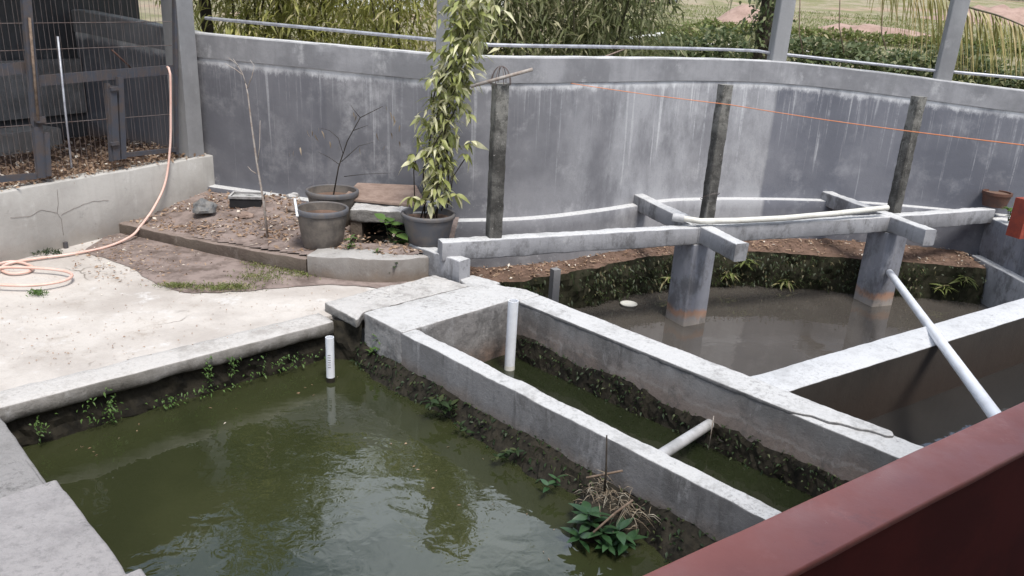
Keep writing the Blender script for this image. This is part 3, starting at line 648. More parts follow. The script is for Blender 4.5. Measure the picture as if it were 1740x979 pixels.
# weathered posts on the beams
def old_post(px, py, ytop, wd, label, lean=0.):
    b = P(px, py, ZB); top = zat(ytop, b.x, b.y); mb = MB(); pr = rrect(-wd/2, wd/2, -wd/2, wd/2, .01); n = len(pr); st = np.linspace(ZB-.02, top, 40)
    for z in st:
        for (a, c) in pr:
            q = Vector((b.x, b.y+.06, 0))+bx*(a+lean*(z-ZB))+by*c
            q += Vector((nz((q.x, q.y, z), 9, 1), nz((q.x, q.y, z), 9, 2), 0))*.006+Vector((nz((q.x, q.y, z), 30, 1), nz((q.x, q.y, z), 30, 2), 0))*.003; mb.v.append((q.x, q.y, z))
    for j in range(len(st)-1):
        for k in range(n): mb.f.append((j*n+k, j*n+(k+1) % n, (j+1)*n+(k+1) % n, (j+1)*n+k))
    mb.f.append(tuple((len(st)-1)*n+k for k in range(n)))
    e = thing('old_post', label, 'post', (b.x, b.y+.06, ZB), 'weathered posts on the beams'); mb.obj('shaft', M['post_dark'], e, smooth=True, autos=40)
    return e, Vector((b.x, b.y+.06, top))
e, tp = old_post(838, 405, 143, .115, 'weathered black post on beam with a wire loop on its top')
for k in range(4):
    a = k*math.pi/4+.3; mb = MB(); r = .085
    mb.tube([tp+Vector((math.cos(a)*r*math.cos(f), math.sin(a)*r*math.cos(f), .145*math.sin(f)-.01)) for f in np.linspace(0, math.pi, 12)], .0035, 5); mb.obj('wire_loop', M['wire'], e)
e2p, tp2 = old_post(1202, 382, 145, .105, 'weathered peeling post above nearer column, thin wire tied round it')
mb = MB(); c2 = Vector((tp2.x, tp2.y, .62)); mb.tube([c2+Vector((.085*math.cos(a), .085*math.sin(a), .05*math.cos(a+1))) for a in np.linspace(0, 6.28, 16)], .003, 5); mb.obj('tie_wire', M['wire'], e2p)
e3p, tp3 = old_post(1522, 363, 165, .11, 'weathered post above farther column, pale lichen near its top')
mb = MB(); mb.tube([PD(800, 147, 6.42), PD(905, 118, 6.36)], .014, 7); tag(mb.obj('wooden_stick', M['twig_pale'], smooth=True), 'pale straight stick laid across top of the wire-looped post', 'stick')

# pipes
mb = MB(); mb.tube([P(1146, 369, ZB+.075)+Vector((0, 0, 0)), P(1190, 376, ZB+.06), P(1250, 375, ZB+.05), P(1330, 371, ZB+.05), P(1420, 363, ZB+.07), P(1508, 353, ZB+.1)], .029, 12)
pt = thing('pvc_pipe', 'long bowed cream pipe lying along the beam between two posts', 'pipe', P(1250, 375, ZB)); mb.obj('tube', M['pvc_cream'], pt, smooth=True, autos=60)
mb = MB(); a, b = P(1146, 369, ZB+.075), P(1190, 376, ZB+.06); d = (b-a).normalized(); mb.tube([a-d*.02, a+d*.09], .042, 12); mb.obj('coupling', M['pvc_grey'], pt, smooth=True, autos=60)
def vpipe(px, py, zw, ytop, r, m, label, marks=False):
    b = P(px, py, zw); top = zat(ytop, b.x, b.y); e = thing('standpipe', label, 'pipe', (b.x, b.y, zw)); mb = MB()
    mb.lathe((b.x, b.y, 0), [(r, zw-.3), (r, top), (r*.86, top), (r*.86, top-.15)], 20); mb.obj('tube', m, e, smooth=True, autos=40)
    mb = MB(); mb.lathe((b.x, b.y, 0), [(r*1.03, zw-.05), (r*1.03, zw+.02), (r*1.005, zw+.035)], 20); mb.obj('algae_ring', M['mud'] if marks else M['pvc_cream'], e, smooth=True)
    if marks:
        for k in range(6):
            mb = MB(); z = zw+.12+k*.018; mb.tube([Vector((b.x+r*1.01*math.cos(a), b.y+r*1.01*math.sin(a), z)) for a in np.linspace(-1.9, -1.2, 5)], .0018, 4); mb.obj('print_mark', M['steel'], e)
vpipe(562, 648, ZW, 573, .029, M['pvc'], 'short white standpipe in the green pond, corner by the pavement', True)
vpipe(865.5, 627, ZI, 511, .039, M['pvc'], 'tall white standpipe in corner of the slim channel')
mb = MB(); a = Vector((1.308, 4.44, -.225)); b = P(1125, 772, -.1); d = (b-a).normalized(); k_ = ((b-A0-Vv*aw).dot(Vv)+.06)/abs(d.dot(Vv)); mb.tube([a-d*.12, b+d*k_], .034, 14)
tag(mb.obj('cross_pipe', M['pvc_grey'], smooth=True, autos=60), 'grey pipe crossing the slim channel between the two dividers', 'pipe')
mb = MB(); q = P(1600, 583, ZD+.045); bt_ = ray(1690, 705)*4.15; bt_ = Vector((bt_[0], bt_[1], bt_[2]+CAMH)); d = (q-bt_).normalized()
best = min(np.linspace(.5, 4, 200), key=lambda s: abs(489.5-FPX*((np.array(q+d*s)-np.array([0, 0, CAMH]))@_up)/((np.array(q+d*s)-np.array([0, 0, CAMH]))@_fw)-463))
mb.tube([bt_-d*.6, bt_, q, q+d*best], .036, 16); tag(mb.obj('leaning_pipe', M['pvc'], smooth=True, autos=60), 'long white pipe slanting from the red parapet over grey pond', 'pipe')
b = PD(942, 485, 7.12); zt_m = zat(457, b.x, b.y); mb = MB(); mb.box((b.x, b.y, (zt_m-.8)/2), .075, .075, zt_m+.8, .5); tag(mb.obj('marker_post', M['pillar']), 'small square concrete stub standing at foot of soil bank', 'post')
b = P(1068, 519, ZF); mb = MB(); mb.lathe((b.x, b.y, ZF), [(.001, -.02), (.07, -.015), (.088, .018), (.092, .022), (.082, .02), (.06, .004), (.001, .002)], 24); tag(mb.obj('floating_dish', M['pvc_cream'], smooth=True), 'round cream dish floating by the soil bank', 'dish')
# orange cord
a = PD(940, 137, 7.9); b = PD(1742, 247, 4.6); tpc = PD(1240, 178, 7.0)
mb = MB(); m1 = [a+(tpc-a)*f+Vector((0, 0, -.01*math.sin(f*3.14))) for f in np.linspace(0, 1, 8)]; m2 = [tpc+(b-tpc)*f+Vector((0, 0, -.015*math.sin(f*3.14))) for f in np.linspace(0, 1.15, 12)][1:]
mb.tube(m1+m2, .0034, 6); tag(mb.obj('clothes_line', M['cord'], smooth=True), 'thin orange cord strung past the two weathered posts', 'cord')
a = PD(940, 130, 7.75); b = PD(1060, 84, 9.0); mb = MB(); mb.tube([a, (a+b)/2, b], .008, 6); tag(mb.obj('bamboo_rod', M['wood'], smooth=True), 'thin tan rod leaning against top of the garden wall', 'rod')

# ---- right side wall
ra, rb_ = flat(P(1672, 444, -.2)), flat(P(1742, 481, -.2)); rd = (rb_-ra).normalized()
sw = thing('side_wall', 'grey side wall with stepped footing closing the pond at right', 'wall', ra)
mb = MB(); mb.loft(straight(ra-rd*.25, ra+rd*3.2, .08), rrect(0, .5, -1.0, -.2, .015), jit=.006, seed=21); mb.obj('footing', M['beam'], sw, smooth=True, autos=50)
wa = flat(P(1690, 372, .25)); mb = MB(); mb.loft(straight(ra-rd*.3, ra+rd*3.2, .08), rrect(.10, .46, -.21, .25, .015), jit=.004, seed=22); mb.obj('wall_body', M['column'], sw, smooth=True, autos=50)
rt_ = thing('planter_pot', 'low brown planter pot on the wall corner at far right', 'pot', P(1689, 350, .37)); c = P(1689, 350, .37)
mb = MB(); mb.lathe(c, [(.001, 0), (.12, 0), (.145, .13), (.155, .135), (.155, .165), (.135, .165), (.13, .12), (.001, .115)], 26); mb.obj('bowl', M['terracotta'], rt_, smooth=True, autos=40)
mb = MB(); mb.lathe(c, [(.132, .148), (.001, .15)], 20); mb.obj('soil', M['soil'], rt_)
c = P(1722, 403, .26); rx = thing('red_box', 'red painted metal box with a pipe loop at right edge', 'box', c); ang = math.radians(20)
mb = MB(); mb.box(c+Vector((.12, .05, .2)), .28, .16, .40, ang); mb.obj('housing', M['red_steel'], rx)
mb = MB(); k0 = c+Vector((.10, -.065, 0)); mb.tube([k0+Vector((0, 0, .33)), k0+Vector((-.0, -.02, .14)), k0+Vector((.03, -.03, .09)), k0+Vector((.12, .0, .09))], .022, 8); mb.obj('pipe_loop', M['red_steel'], rx, smooth=True)
mb = MB(); mb.box(c+Vector((.13, .1, .62)), .06, .06, .45, ang); mb.obj('upright', M['steel'], rx)
mb = MB(); mb.lathe(c+Vector((.03, .03, .4)), [(.014, 0), (.014, .02), (.001, .024)], 10); mb.obj('knob', M['pvc_cream'], rx, smooth=True)

# ---- house side: parapet, porch
pa, pb = P(1090, 977, 1.15), P(1740, 681, 1.15); pdv = flat(pb-pa).normalized(); pn = Vector((pdv.y, -pdv.x, 0))    # pn to the house
pr0 = flat(pa)-pdv*3.0; pr1 = flat(pa)+pdv*5.5; wp = .152
hp = thing('parapet_wall', 'smooth red painted parapet wall in the lower right corner', 'wall', pr0)
mb = MB(); mb.loft(straight(pr0, pr1, .1), rrect(-wp, 0, 1.13, 1.15, .006), jit=.0015, seed=31); mb.obj('coping', M['red'], hp, smooth=True, autos=50)
mb = MB(); mb.loft(straight(pr0, pr1, .3), rrect(-wp+.006, -.006, -1.2, 1.132, .004), jit=0); mb.obj('wall_body', M['maroon'], hp)
def along(t, k): return pr0+pdv*t+pn*k
hs = thing('porch', 'shaded porch of the house behind the red parapet', 'porch', along(4, 2))
prism('floor', [along(-1, wp+.01), along(9, wp+.01), along(9, 4), along(-1, 4)], .3, .5, M['house_wall'], hs, bev=0)
prism('roof', [along(-1, .8), along(9, .8), along(9, 4.2), along(-1, 4.2)], 3.2, 3.35, M['roof'], hs, bev=0)
prism('back_wall', [along(-1, 4.01), along(9, 4.01), along(9, 4.2), along(-1, 4.2)], .3, 3.2, M['house_wall'], hs, bev=0)
for t in (.2, 6.8):
    mb = MB(); cc = along(t, .95); mb.box((cc.x, cc.y, 1.85), .14, .14, 2.7, math.atan2(pdv.y, pdv.x)); mb.obj('roof_post', M['red_steel'], hs)

# ---- grey pier at lower left
lb = thing('pond_pier', 'grey concrete pier with stepped blocks at lower left of green pond', 'pier', flat(P(60, 840, .2)))
l0, l1, l2 = P(0, 709, .05), P(99, 813, .2), P(0, 840, .2)
e0 = flat(P(2, 709, .04)); mb = MB(); mb.loft(straight(e0-U*.35, e0+U*3.5, .06), rrect(-.9, 0, -.7, .04, .015), jit=.008, seed=41); mb.obj('low_wall', M['kerb_grey'], lb, smooth=True, autos=50)
e0 = flat(P(46, 780, .052)); mb = MB(); mb.loft(straight(e0, e0+U*.28, .04), rrect(-.8, 0, -.7, .055, .012), jit=.008, seed=42); mb.obj('mid_block', M['kerb_grey'], lb, smooth=True, autos=50)
e0 = flat(P(99, 813, .17)); mb = MB(); mb.loft(straight(e0, e0+U*.86, .04), rrect(-1.0, 0, -.7, .17, .014), jit=.008, seed=43); mb.obj('high_block', M['grey_block'], lb, smooth=True, autos=50)
e0 = flat(P(241, 967, .17)); mb = MB(); mb.loft(straight(e0, e0+U*.8, .04), rrect(-1.0, 0, -.7, .174, .014), jit=.008, seed=44); mb.obj('high_block', M['grey_block'], lb, smooth=True, autos=50)

# ---- planter: kerb, soil
def kerb(name, px, tops, wd, m, label, seed):
    pts = []
    for (x, y), yt in zip(px, tops):
        q = P(x, y, 0); pts.append(Vector((q.x, q.y, zat(yt, q.x, q.y))))
    line = withlat(catmull(pts, .04)); mb = MB(); n = None
    for (p, lat) in line:
        pr = rrect(0, wd, -.05, p.z, .015); n = len(pr)
        for (l, z) in pr:
            q = Vector((p.x, p.y, z))+lat*(l+.012*nz((p.x, p.y, z), 5, seed)+.008*nz((p.x, p.y, z), 17, seed)); q.z += .01*nz((p.x, p.y, l), 7, seed) if z > 0 else 0; mb.v.append(tuple(q))
    for i in range(len(line)-1):
        for k in range(n): mb.f.append((i*n+k, (i+1)*n+k, (i+1)*n+(k+1) % n, i*n+(k+1) % n))
    mb.f.append(tuple(range(n))); mb.f.append(tuple((len(line)-1)*n+k for k in range(n)))
    return tag(mb.obj(name, m, smooth=True, autos=45), label, 'kerb')
kerb('planter_kerb', [(200, 396), (300, 420), (420, 447), (521, 468)], [378, 401, 424, 440], .10, M['kerb_dirty'], 'low dirt-stained kerb in front of the littered planting bed', 3)
kerb('planter_kerb', [(523, 470), (600, 480), (669, 481), (722, 472), (748, 456)], [434, 439, 441, 437, 428], .27, M['kerb'], 'pale curved concrete kerb below the dark opening and leafy climber', 5)
kl = [flat(P(x, y, 0)) for x, y in ((150, 385), (206, 398), (300, 420), (420, 447), (521, 468), (600, 480), (669, 481), (748, 458), (790, 450))]
def kerb_y(x):
    for a, b in zip(kl[:-1], kl[1:]):
        if a.x <= x <= b.x: return a.y+(b.y-a.y)*(x-a.x)/(b.x-a.x)
    return 99
def soil_z(x, y):
    d = max(0, y-kerb_y(x)) if kerb_y(x) < 50 else 1; k = min(1, max(0, d-.06)/1.2); return .076+(x+3.71)*.042+.12*k+(.03*nz((x, y, 0), 3, 2)+.012*nz((x, y, 0), 12, 4))*min(1, d*4)
xs_ = np.linspace(-3.85, -.55, 90); ys_ = np.linspace(6.2, 8.35, 60); Vs = []; idx = {}
def pen_x(y): return penA.x+(penB.x-penA.x)*(y-penA.y)/(penB.y-penA.y)
Fs = []
for j, y in enumerate(ys_):
    for i, x in enumerate(xs_): Vs.append((x, y, soil_z(x, y)))
for j in range(len(ys_)-1):
    for i in range(len(xs_)-1):
        x, y = xs_[i], ys_[j]
        if not (-1.44 < x < -.76 and 6.5 < y < 7.3) and y > kerb_y(x)+.03 and y < wall_y(x)+.03 and x > pen_x(y)-.1: Fs.append((j*90+i, j*90+i+1, (j+1)*90+i+1, (j+1)*90+i))
raw('planting_soil', Vs, Fs, M['soil_pale'], kind='structure', smooth=True)
# dirt washed over the pavement corner
mb = MB(); ce = P(330, 445, 0)
dp = [P(x, y, .0) for x, y in ((140, 428), (206, 391), (300, 412), (420, 438), (530, 462), (690, 478), (690, 492), (560, 484), (450, 492), (330, 498), (270, 484), (215, 452))]
cxy = sum((flat(p) for p in dp), Vector((0, 0, 0)))/len(dp); ring = catmull(dp+[dp[0]], .06)
vsd = [(cxy.x, cxy.y, .018)]+[(p.x+.03*nz((p.x, p.y, 0), 9), p.y+.03*nz((p.x, p.y, 1), 9), .0015) for p in ring]+[(cxy.x+(p.x-cxy.x)*.75, cxy.y+(p.y-cxy.y)*.75, .012) for p in ring]
nr = len(ring); fsd = [(1+i, 1+(i+1) % nr, 1+nr+(i+1) % nr, 1+nr+i) for i in range(nr)]+[(0, 1+nr+i, 1+nr+(i+1) % nr) for i in range(nr)]
mb.add(vsd, fsd); mb.obj('washed_soil', M['soil_pale'], kind='structure', smooth=True)

def scatter_flat(name, pts, L, W, m, flat_=.25, kind='stuff', label=None, cat=None, parent=None):
    n = len(pts); d = rng.normal(size=(n, 3)); d[:, 2] *= flat_
    V, F = leaves(pts, d, L, W, 0.05); o = raw(name, V, F, m, parent, kind)
    if label: tag(o, label, cat)
    return o
def in_bed():
    out = []
    while len(out) < 2600:
        x, y = rng.uniform(-3.75, -.8), rng.uniform(6.2, 8.3)
        if kerb_y(x)+.08 < y < wall_y(x)-.02 and x > pen_x(y) and nz((x, y, 0), 2.6, 5)+.5*nz((x, y, 0), 8, 5) > rng.uniform(-.45, .35): out.append((x, y, soil_z(x, y)+.008))
    return out
bed = in_bed(); scatter_flat('leaf_litter', bed, rng.uniform(.2, 1, len(bed))**2.2*.06+.01, rng.uniform(.2, 1, len(bed))**2*.035+.005, M['litter'], label='dry leaves and chips littering the planting bed', cat='litter')
cor = []
while len(cor) < 700:
    px, py = rng.normal(270, 85), rng.normal(428, 22)
    q = P(px, py, .012)
    if 120 < px < 560 and q.y < kerb_y(q.x)-.01 and q.x > pen_x(q.y)+.02: cor.append(tuple(q))
scatter_flat('leaf_litter', cor, rng.uniform(.012, .05, len(cor)), rng.uniform(.006, .02, len(cor)), M['litter'], label='dry leaf litter washed onto the pavement below the kerb', cat='litter')
bkl = []
for _ in range(1500):
    i = rng.integers(0, len(bl)); p = bl[i][0]; f = rng.uniform(.02, 1); bkl.append((p.x, p.y+(wall_y(p.x)-p.y)*f, ZS+.06*f+.012))
scatter_flat('leaf_litter', bkl, rng.uniform(.015, .06, len(bkl)), rng.uniform(.006, .025, len(bkl)), M['litter'], label='dry leaf litter lying along top of the soil bank', cat='litter')

# grass
def grass_patch(name, px, n, h, m, label, z=.01, spread=8):
    pts = []; ds = []
    for _ in range(n):
        k = rng.integers(0, len(px)); x, y, sx, sy = px[k]
        q = P(x+rng.normal(0, sx), y+rng.normal(0, sy), z); pts.append(tuple(q)); a = rng.uniform(0, 6.28); t = rng.uniform(.2, .9); ds.append((math.cos(a)*t, math.sin(a)*t, 1))
    V, F = leaves(pts, ds, rng.uniform(.5, 1.2, n)*h, .007, .45); o = raw(name, V, F, m, kind='stuff'); tag(o, label, 'grass')
grass_patch('grass', [(365, 490, 24, 3.5), (400, 489, 18, 3), (440, 473, 22, 5), (480, 458, 22, 6), (520, 465, 12, 4), (440, 448, 12, 5), (300, 487, 16, 2)], 2600, .055, M['grass'], 'low grass growing along the kerb and on the pavement joint')
grass_patch('grass', [(64, 499, 7, 2.5)], 220, .045, M['weed'], 'tiny green grass tuft on the open pavement')
grass_patch('grass', [(60, 430, 5, 3), (80, 430, 6, 3), (98, 431, 5, 2)], 260, .06, M['weed_dark'], 'dark weeds at the foot of the pen wall')

# ---- pots
def pot(name, label, base, rim_r, base_r, h, m, ribs=0, group=None):
    e = thing(name, label, 'pot', base, group); mb = MB()
    wob = (lambda a, z: 1+.012*max(-.4, math.cos(a*ribs)) if .04 < z < h*.72 else 1) if ribs else None
    mb.lathe(base, [(.001, 0), (base_r*.94, 0), (base_r, .012), (base_r+(rim_r-base_r)*.3, h*.3), (base_r+(rim_r-base_r)*.55, h*.6), (base_r+(rim_r-base_r)*.8, h*.84), (rim_r*.94, h*.86), (rim_r*.93, h*.9), (rim_r*.9, h*.98), (rim_r*.86, h*.75), (rim_r*.8, h*.62)], 96 if ribs else 40, wob)
    pbody = mb.obj('pot_body', m, e, smooth=True, autos=40)
    mb = MB(); mb.lathe(base, [(rim_r*.94, h*.86), (rim_r, h*.87), (rim_r*1.02, h*.93), (rim_r*1.01, h*.985), (rim_r*.98, h), (rim_r*.93, h), (rim_r*.9, h*.97), (rim_r*.9, h*.9)], 40); mb.obj('rim', M['pot'], pbody, smooth=True, autos=60)
    mb = MB(); mb.lathe(base, [(rim_r*.865, h*.79), (rim_r*.6, h*.80), (.001, h*.785)], 24, lambda a, z: 1+.02*math.sin(5*a)); mb.obj('potting_soil', M['soil'], e, smooth=True)
    return e
b1_ = P(549, 418, .165)
h1 = zat(352, b1_.x, b1_.y)-.165
p1 = pot('plant_pot', 'large ribbed brown plastic pot with grey rim, nearer of two bare pots', b1_, .222, .165, h1, M['pot_brown'], 22)
mb = MB(); mb.tube([b1_+Vector((-.215, -.06, h1+.07)), b1_+Vector((-.165, -.17, h1-.05))], .011, 8); tag(mb.obj('pipe_piece', M['pvc'], smooth=True, autos=60), 'short thin white pipe hooked on rim of the ribbed pot', 'pipe')
b2_ = PD(566, 380, 7.0); b2_.z = .22; h2 = zat(322, b2_.x, b2_.y)-.22
p2 = pot('plant_pot', 'wide dark pot with a thin wiry plant, behind the ribbed pot', b2_, .235, .17, h2, M['pot_brown'])
b3_ = P(727, 411, .232); h3 = zat(361, b3_.x, b3_.y)-.23
p3 = pot('plant_pot', 'tall leafy climber in a smooth grey pot on the sill beam', b3_, .235, .175, h3, M['pot'])
# climber in the grey pot
top3 = b3_+Vector((0, 0, h3*.8))
def cl_axis(f):
    pts = [(738, 352), (742, 280), (748, 215), (762, 150), (783, 90), (795, 35), (802, -30)]; k = min(f*6, 5.999); i = int(k); t = k-i
    x = pts[i][0]+(pts[i+1][0]-pts[i][0])*t; y = pts[i][1]+(pts[i+1][1]-pts[i][1])*t; return PD(x, y, b3_.y+.02)
for k in range(6):
    mb = MB(); a = k*1.05; r0 = .05+.03*(k % 3)
    pts = [top3+Vector((math.cos(a)*.07, math.sin(a)*.07, -.02))]+[cl_axis(f)+Vector((r0*math.cos(a+f*9), r0*math.sin(a+f*9), 0)) for f in np.linspace(.1, .55+.09*k, 14)]
    mb.tube(pts, [.008-.004*i/14 for i in range(15)], 6); mb.obj('stem', M['twig_dark'], p3, smooth=True)
for (x0, y0, x1, y1, x2, y2) in ((705, 345, 703, 290, 708, 262), (760, 345, 770, 300, 790, 270), (750, 350, 765, 310, 772, 285)):
    mb = MB(); mb.tube([PD(x0, y0+8, b3_.y), PD(x1, y1, b3_.y-.02), PD(x2, y2, b3_.y-.05)], .005, 5); mb.obj('stem', M['twig_dark'], p3, smooth=True)
def leaf_mesh(name, L, W, m, curl=.25):
    me = bpy.data.meshes.new(name); vs = [(0, 0, 0)]; n = 5
    for i in range(1, n+1):
        f = i/(n+1); wd = W/2*math.sin(math.pi*f**.8); z = -curl*L*f*f; vs += [(L*f, wd, z+.18*wd), (L*f, 0, z), (L*f, -wd, z+.18*wd)]
    vs.append((L, 0, -curl*L)); fs = [(0, 2, 1), (0, 3, 2)]
    for i in range(n-1):
        a = 1+3*i; fs += [(a, a+1, a+4, a+3), (a+1, a+2, a+5, a+4)]
    a = 1+3*(n-1); fs += [(a, a+1, len(vs)-1), (a+1, a+2, len(vs)-1)]
    me.from_pydata(vs, [], fs); me.polygons.foreach_set('use_smooth', [True]*len(fs)); me.materials.append(m); return me
CL = [leaf_mesh('climber_leaf', L, W, M['climber'], c) for L, W, c in ((.105, .042, .55), (.09, .038, .45), (.12, .042, .7), (.075, .032, .5))]
def put_leaf(me, at, d, parent, roll=0., sc=1.):
    o = bpy.data.objects.new('leaf', me); col.objects.link(o); o.parent = parent; o.location = Vector(at)-wloc(parent)
    d = Vector(d).normalized(); s = Vector((0, 0, 1)).cross(d); s = s.normalized() if s.length > 1e-3 else Vector((0, 1, 0)); u = d.cross(s)
    q = Matrix((d, s, u)).transposed(); o.rotation_euler = (q @ Matrix.Rotation(roll, 3, 'X')).to_euler(); o.scale = (sc, sc, sc); return o
cnt = 0
nodes = [(f, None) for f in .08+.92*np.linspace(0, 1, 46)**.85]
extra = [PD(x, y, b3_.y-.04) for x, y in ((703, 262), (700, 275), (790, 262), (792, 245), (708, 232), (700, 335), (730, 345), (755, 345), (775, 330), (745, 335), (718, 338), (722, 210), (800, 240), (760, 330))]
for f, _ in nodes:
    a = rng.uniform(0, 6.28); rr = rng.uniform(.06, .2)*(1.1 if f > .35 else .75); c = cl_axis(f)+Vector((math.cos(a)*rr, math.sin(a)*rr*.8, rng.uniform(-.03, .03)))
    extra.append(c)
for c in extra:
    for k in range(int(rng.integers(4, 6))):
        a = rng.uniform(0, 6.28); put_leaf(CL[rng.integers(0, 4)], c, (math.cos(a), math.sin(a), rng.uniform(-1.0, .35)), p3, rng.normal(0, .5), rng.uniform(.85, 1.3)); cnt += 1
V_ = [tuple(cl_axis(f)+Vector((rng.normal(0, .05+.05*f), rng.normal(0, .05+.05*f), 0))) for f in rng.uniform(.03, 1., 1300)**.8]
V, F = leaves(V_, unit(1300)*np.array([1, 1, .5])+np.array([0, 0, -.35]), rng.uniform(.07, .13, 1300), rng.uniform(.025, .04, 1300), .4); raw('inner_leaves', V, F, M['climber'], p3, 'stuff')
# wiry plant in the back pot
def twig(pts, r, m, name, parent):
    mb = MB(); n = len(pts); mb.tube(pts, [r*(1-.6*i/(n-1)) for i in range(n)], 5); return mb.obj(name, m, parent, smooth=True)
Yb = b2_.y
twig([PD(566, 335, Yb), PD(575, 285, Yb), PD(590, 240, Yb), PD(612, 200, Yb-.02), PD(650, 181, Yb-.05)], .007, M['twig_dark'], 'stem', p2)
for br in ([(577, 280), (560, 268), (540, 258)], [(583, 262), (575, 235), (560, 222), (545, 218)], [(580, 275), (610, 248), (635, 242)], [(585, 300), (620, 296), (665, 294)], [(600, 222), (625, 213)], [(612, 200), (600, 185), (596, 178)]):
    twig([PD(x, y, Yb+rng.normal(0, .03)) for x, y in br], .0035, M['twig_dark'], 'branch', p2)
WLf = leaf_mesh('wiry_leaf', .06, .012, M['drygrass'], .5)
for (x, y) in ((655, 180), (662, 190), (668, 196), (672, 204), (680, 212), (640, 226), (664, 225), (672, 232), (678, 240), (540, 216), (530, 222), (522, 220), (535, 228), (500, 255), (492, 258), (510, 250), (600, 190), (605, 195), (596, 198), (612, 250), (655, 248), (560, 240), (546, 222), (575, 245)):
    put_leaf(WLf, PD(x, y, Yb-.02), (rng.normal(0, .5), rng.normal(0, .5), -.9), p2, rng.normal(0, .6), rng.uniform(.8, 1.3))
# bare sapling
sb = P(455, 404, .16); sp = thing('bare_sapling', 'thin bare forked sapling standing in the littered bed', 'sapling', sb); Ys = sb.y
twig([sb-Vector((0, 0, .03)), PD(448, 345, Ys), PD(436, 275, Ys), PD(427, 210, Ys), PD(421, 160, Ys), PD(417, 140, Ys)], .012, M['twig_pale'], 'trunk', sp)
for br in ([(418, 143), (412, 125), (403, 110), (388, 98)], [(420, 150), (428, 130), (432, 112), (425, 102)], [(413, 128), (400, 118), (382, 108)], [(437, 277), (441, 250), (442, 205)], [(435, 295), (427, 290), (421, 283)], [(404, 112), (396, 100)]):
    twig([PD(x, y, Ys) for x, y in br], .005, M['twig_pale'], 'branch', sp)

# slab shelf with opening, board, stone, tray
o0 = P(590, 415, .19); sh = thing('slab_shelf', 'rough concrete slab bridging a dark opening between the pots', 'slab', o0)
zb_ = zat(379, o0.x, o0.y); zt_ = zat(359, o0.x, o0.y)
xl, xr, yf, yk = -1.48, -.72, 6.72, 7.36
slab('slab_top', [(xl, yf, 0), (xr, yf+.03, 0), (xr+.0, 7.25, 0), (xl, yk+.15, 0)], zat(380, -1.1, 6.73), zat(359, -1.1, 6.73), M['rough_slab'], sh, .014, .015, 4.)
zsl = zat(380, -1.1, 6.73)
prism('side_wall', [(xl+.01, yf+.02, 0), (xl+.11, yf+.02, 0), (xl+.11, yk, 0), (xl+.01, yk, 0)], .1, zsl+.004, M['kerb_dirty'], sh, bev=0)
prism('side_wall', [(xr-.13, yf+.05, 0), (xr-.03, yf+.05, 0), (xr-.03, 7.2, 0), (xr-.13, 7.2, 0)], .1, zsl+.004, M['kerb_dirty'], sh, bev=0)
prism('inner_wall', [(xl+.1, yf+.45, 0), (xr-.12, yf+.42, 0), (xr-.12, yf+.46, 0), (xl+.1, yf+.49, 0)], .1, zsl+.004, M['black'], sh, bev=0)  # black back panel: the shade inside the opening is put into the colour
prism('inner_floor', [(xl+.1, yf-.03, 0), (xr-.12, yf-.03, 0), (xr-.12, yf+.45, 0), (xl+.1, yf+.45, 0)], -.02, .05, M['black'], sh, bev=0)  # floor coloured black too, in place of shade under the slab
zt = zat(359, -1.1, 6.73)
bdm = MB(); bq = [Vector((-1.6, 6.95, zt+.02)), Vector((-.8, 6.86, zt+.012)), Vector((-.98, 7.42, zt+.075)), Vector((-1.55, 7.45, zt+.06))]
bdm.add([*bq, *[q+Vector((0, 0, .018)) for q in bq]], [(3, 2, 1, 0), (4, 5, 6, 7), (0, 1, 5, 4), (1, 2, 6, 5), (2, 3, 7, 6), (3, 0, 4, 7)])
tag(bdm.obj('plywood_board', M['wood']), 'warped brown board lying on the slab behind the pots', 'board')
def rock(name, c, sx, sy, sz, m, label, cat, seed=0., n=3):
    bm = bmesh.new(); bmesh.ops.create_icosphere(bm, subdivisions=n, radius=1)
    for v in bm.verts:
        g = 1+.35*mnoise.noise(v.co*1.3+Vector((seed, 0, 0)))+.12*mnoise.noise(v.co*4+Vector((seed, 3, 0))); v.co = Vector((v.co.x*sx*g, v.co.y*sy*g, max(-.3, v.co.z)*sz*g))+Vector(c)
    me = bpy.data.meshes.new(name); bm.to_mesh(me); bm.free(); me.materials.append(m); o = bpy.data.objects.new(name, me); col.objects.link(o); return tag(o, label, cat)
rock('rock', P(343, 362, .2)+Vector((0, .05, .03)), .11, .09, .09, M['stone'], 'dark grey rock lying in the littered bed near pen wall', 'rock', 1.)
rock('rubble', P(500, 368, .2)+Vector((0, .1, .02)), .12, .1, .06, M['kerb_dirty'], 'brown rubble lump left of the ribbed pot', 'rubble', 5.)
rock('rubble', P(494, 345, .22)+Vector((0, .1, .02)), .09, .07, .06, M['pad'], 'pale cement lump behind the ribbed pot', 'rubble', 7.)
rock('rubble', P(416, 369, .19)+Vector((0, .03, .01)), .08, .06, .035, M['wood'], 'small tan brick fragment in front of the tray', 'rubble', 9.)
tc = P(418, 352, .2); ty = thing('tray', 'pale rectangular tray on a dark crate in the bed', 'tray', tc); ta = .12
mb = MB(); mb.box(tc+Vector((0, .05, .05)), .30, .2, .09, ta); mb.obj('crate', M['black'], ty)
for (dx, dy, sx, sy) in ((0, -.1, .32, .02), (0, .1, .32, .02), (-.15, 0, .02, .18), (.15, 0, .02, .18)):
    mb = MB(); mb.box(tc+Vector((dx*math.cos(ta)-dy*math.sin(ta), .05+dx*math.sin(ta)+dy*math.cos(ta), .107)), sx, sy, .024, ta); mb.obj('edge', M['pad'], ty)
mb = MB(); mb.box(tc+Vector((0, .05, .098)), .28, .18, .006, ta); mb.obj('base', M['tray'], ty)

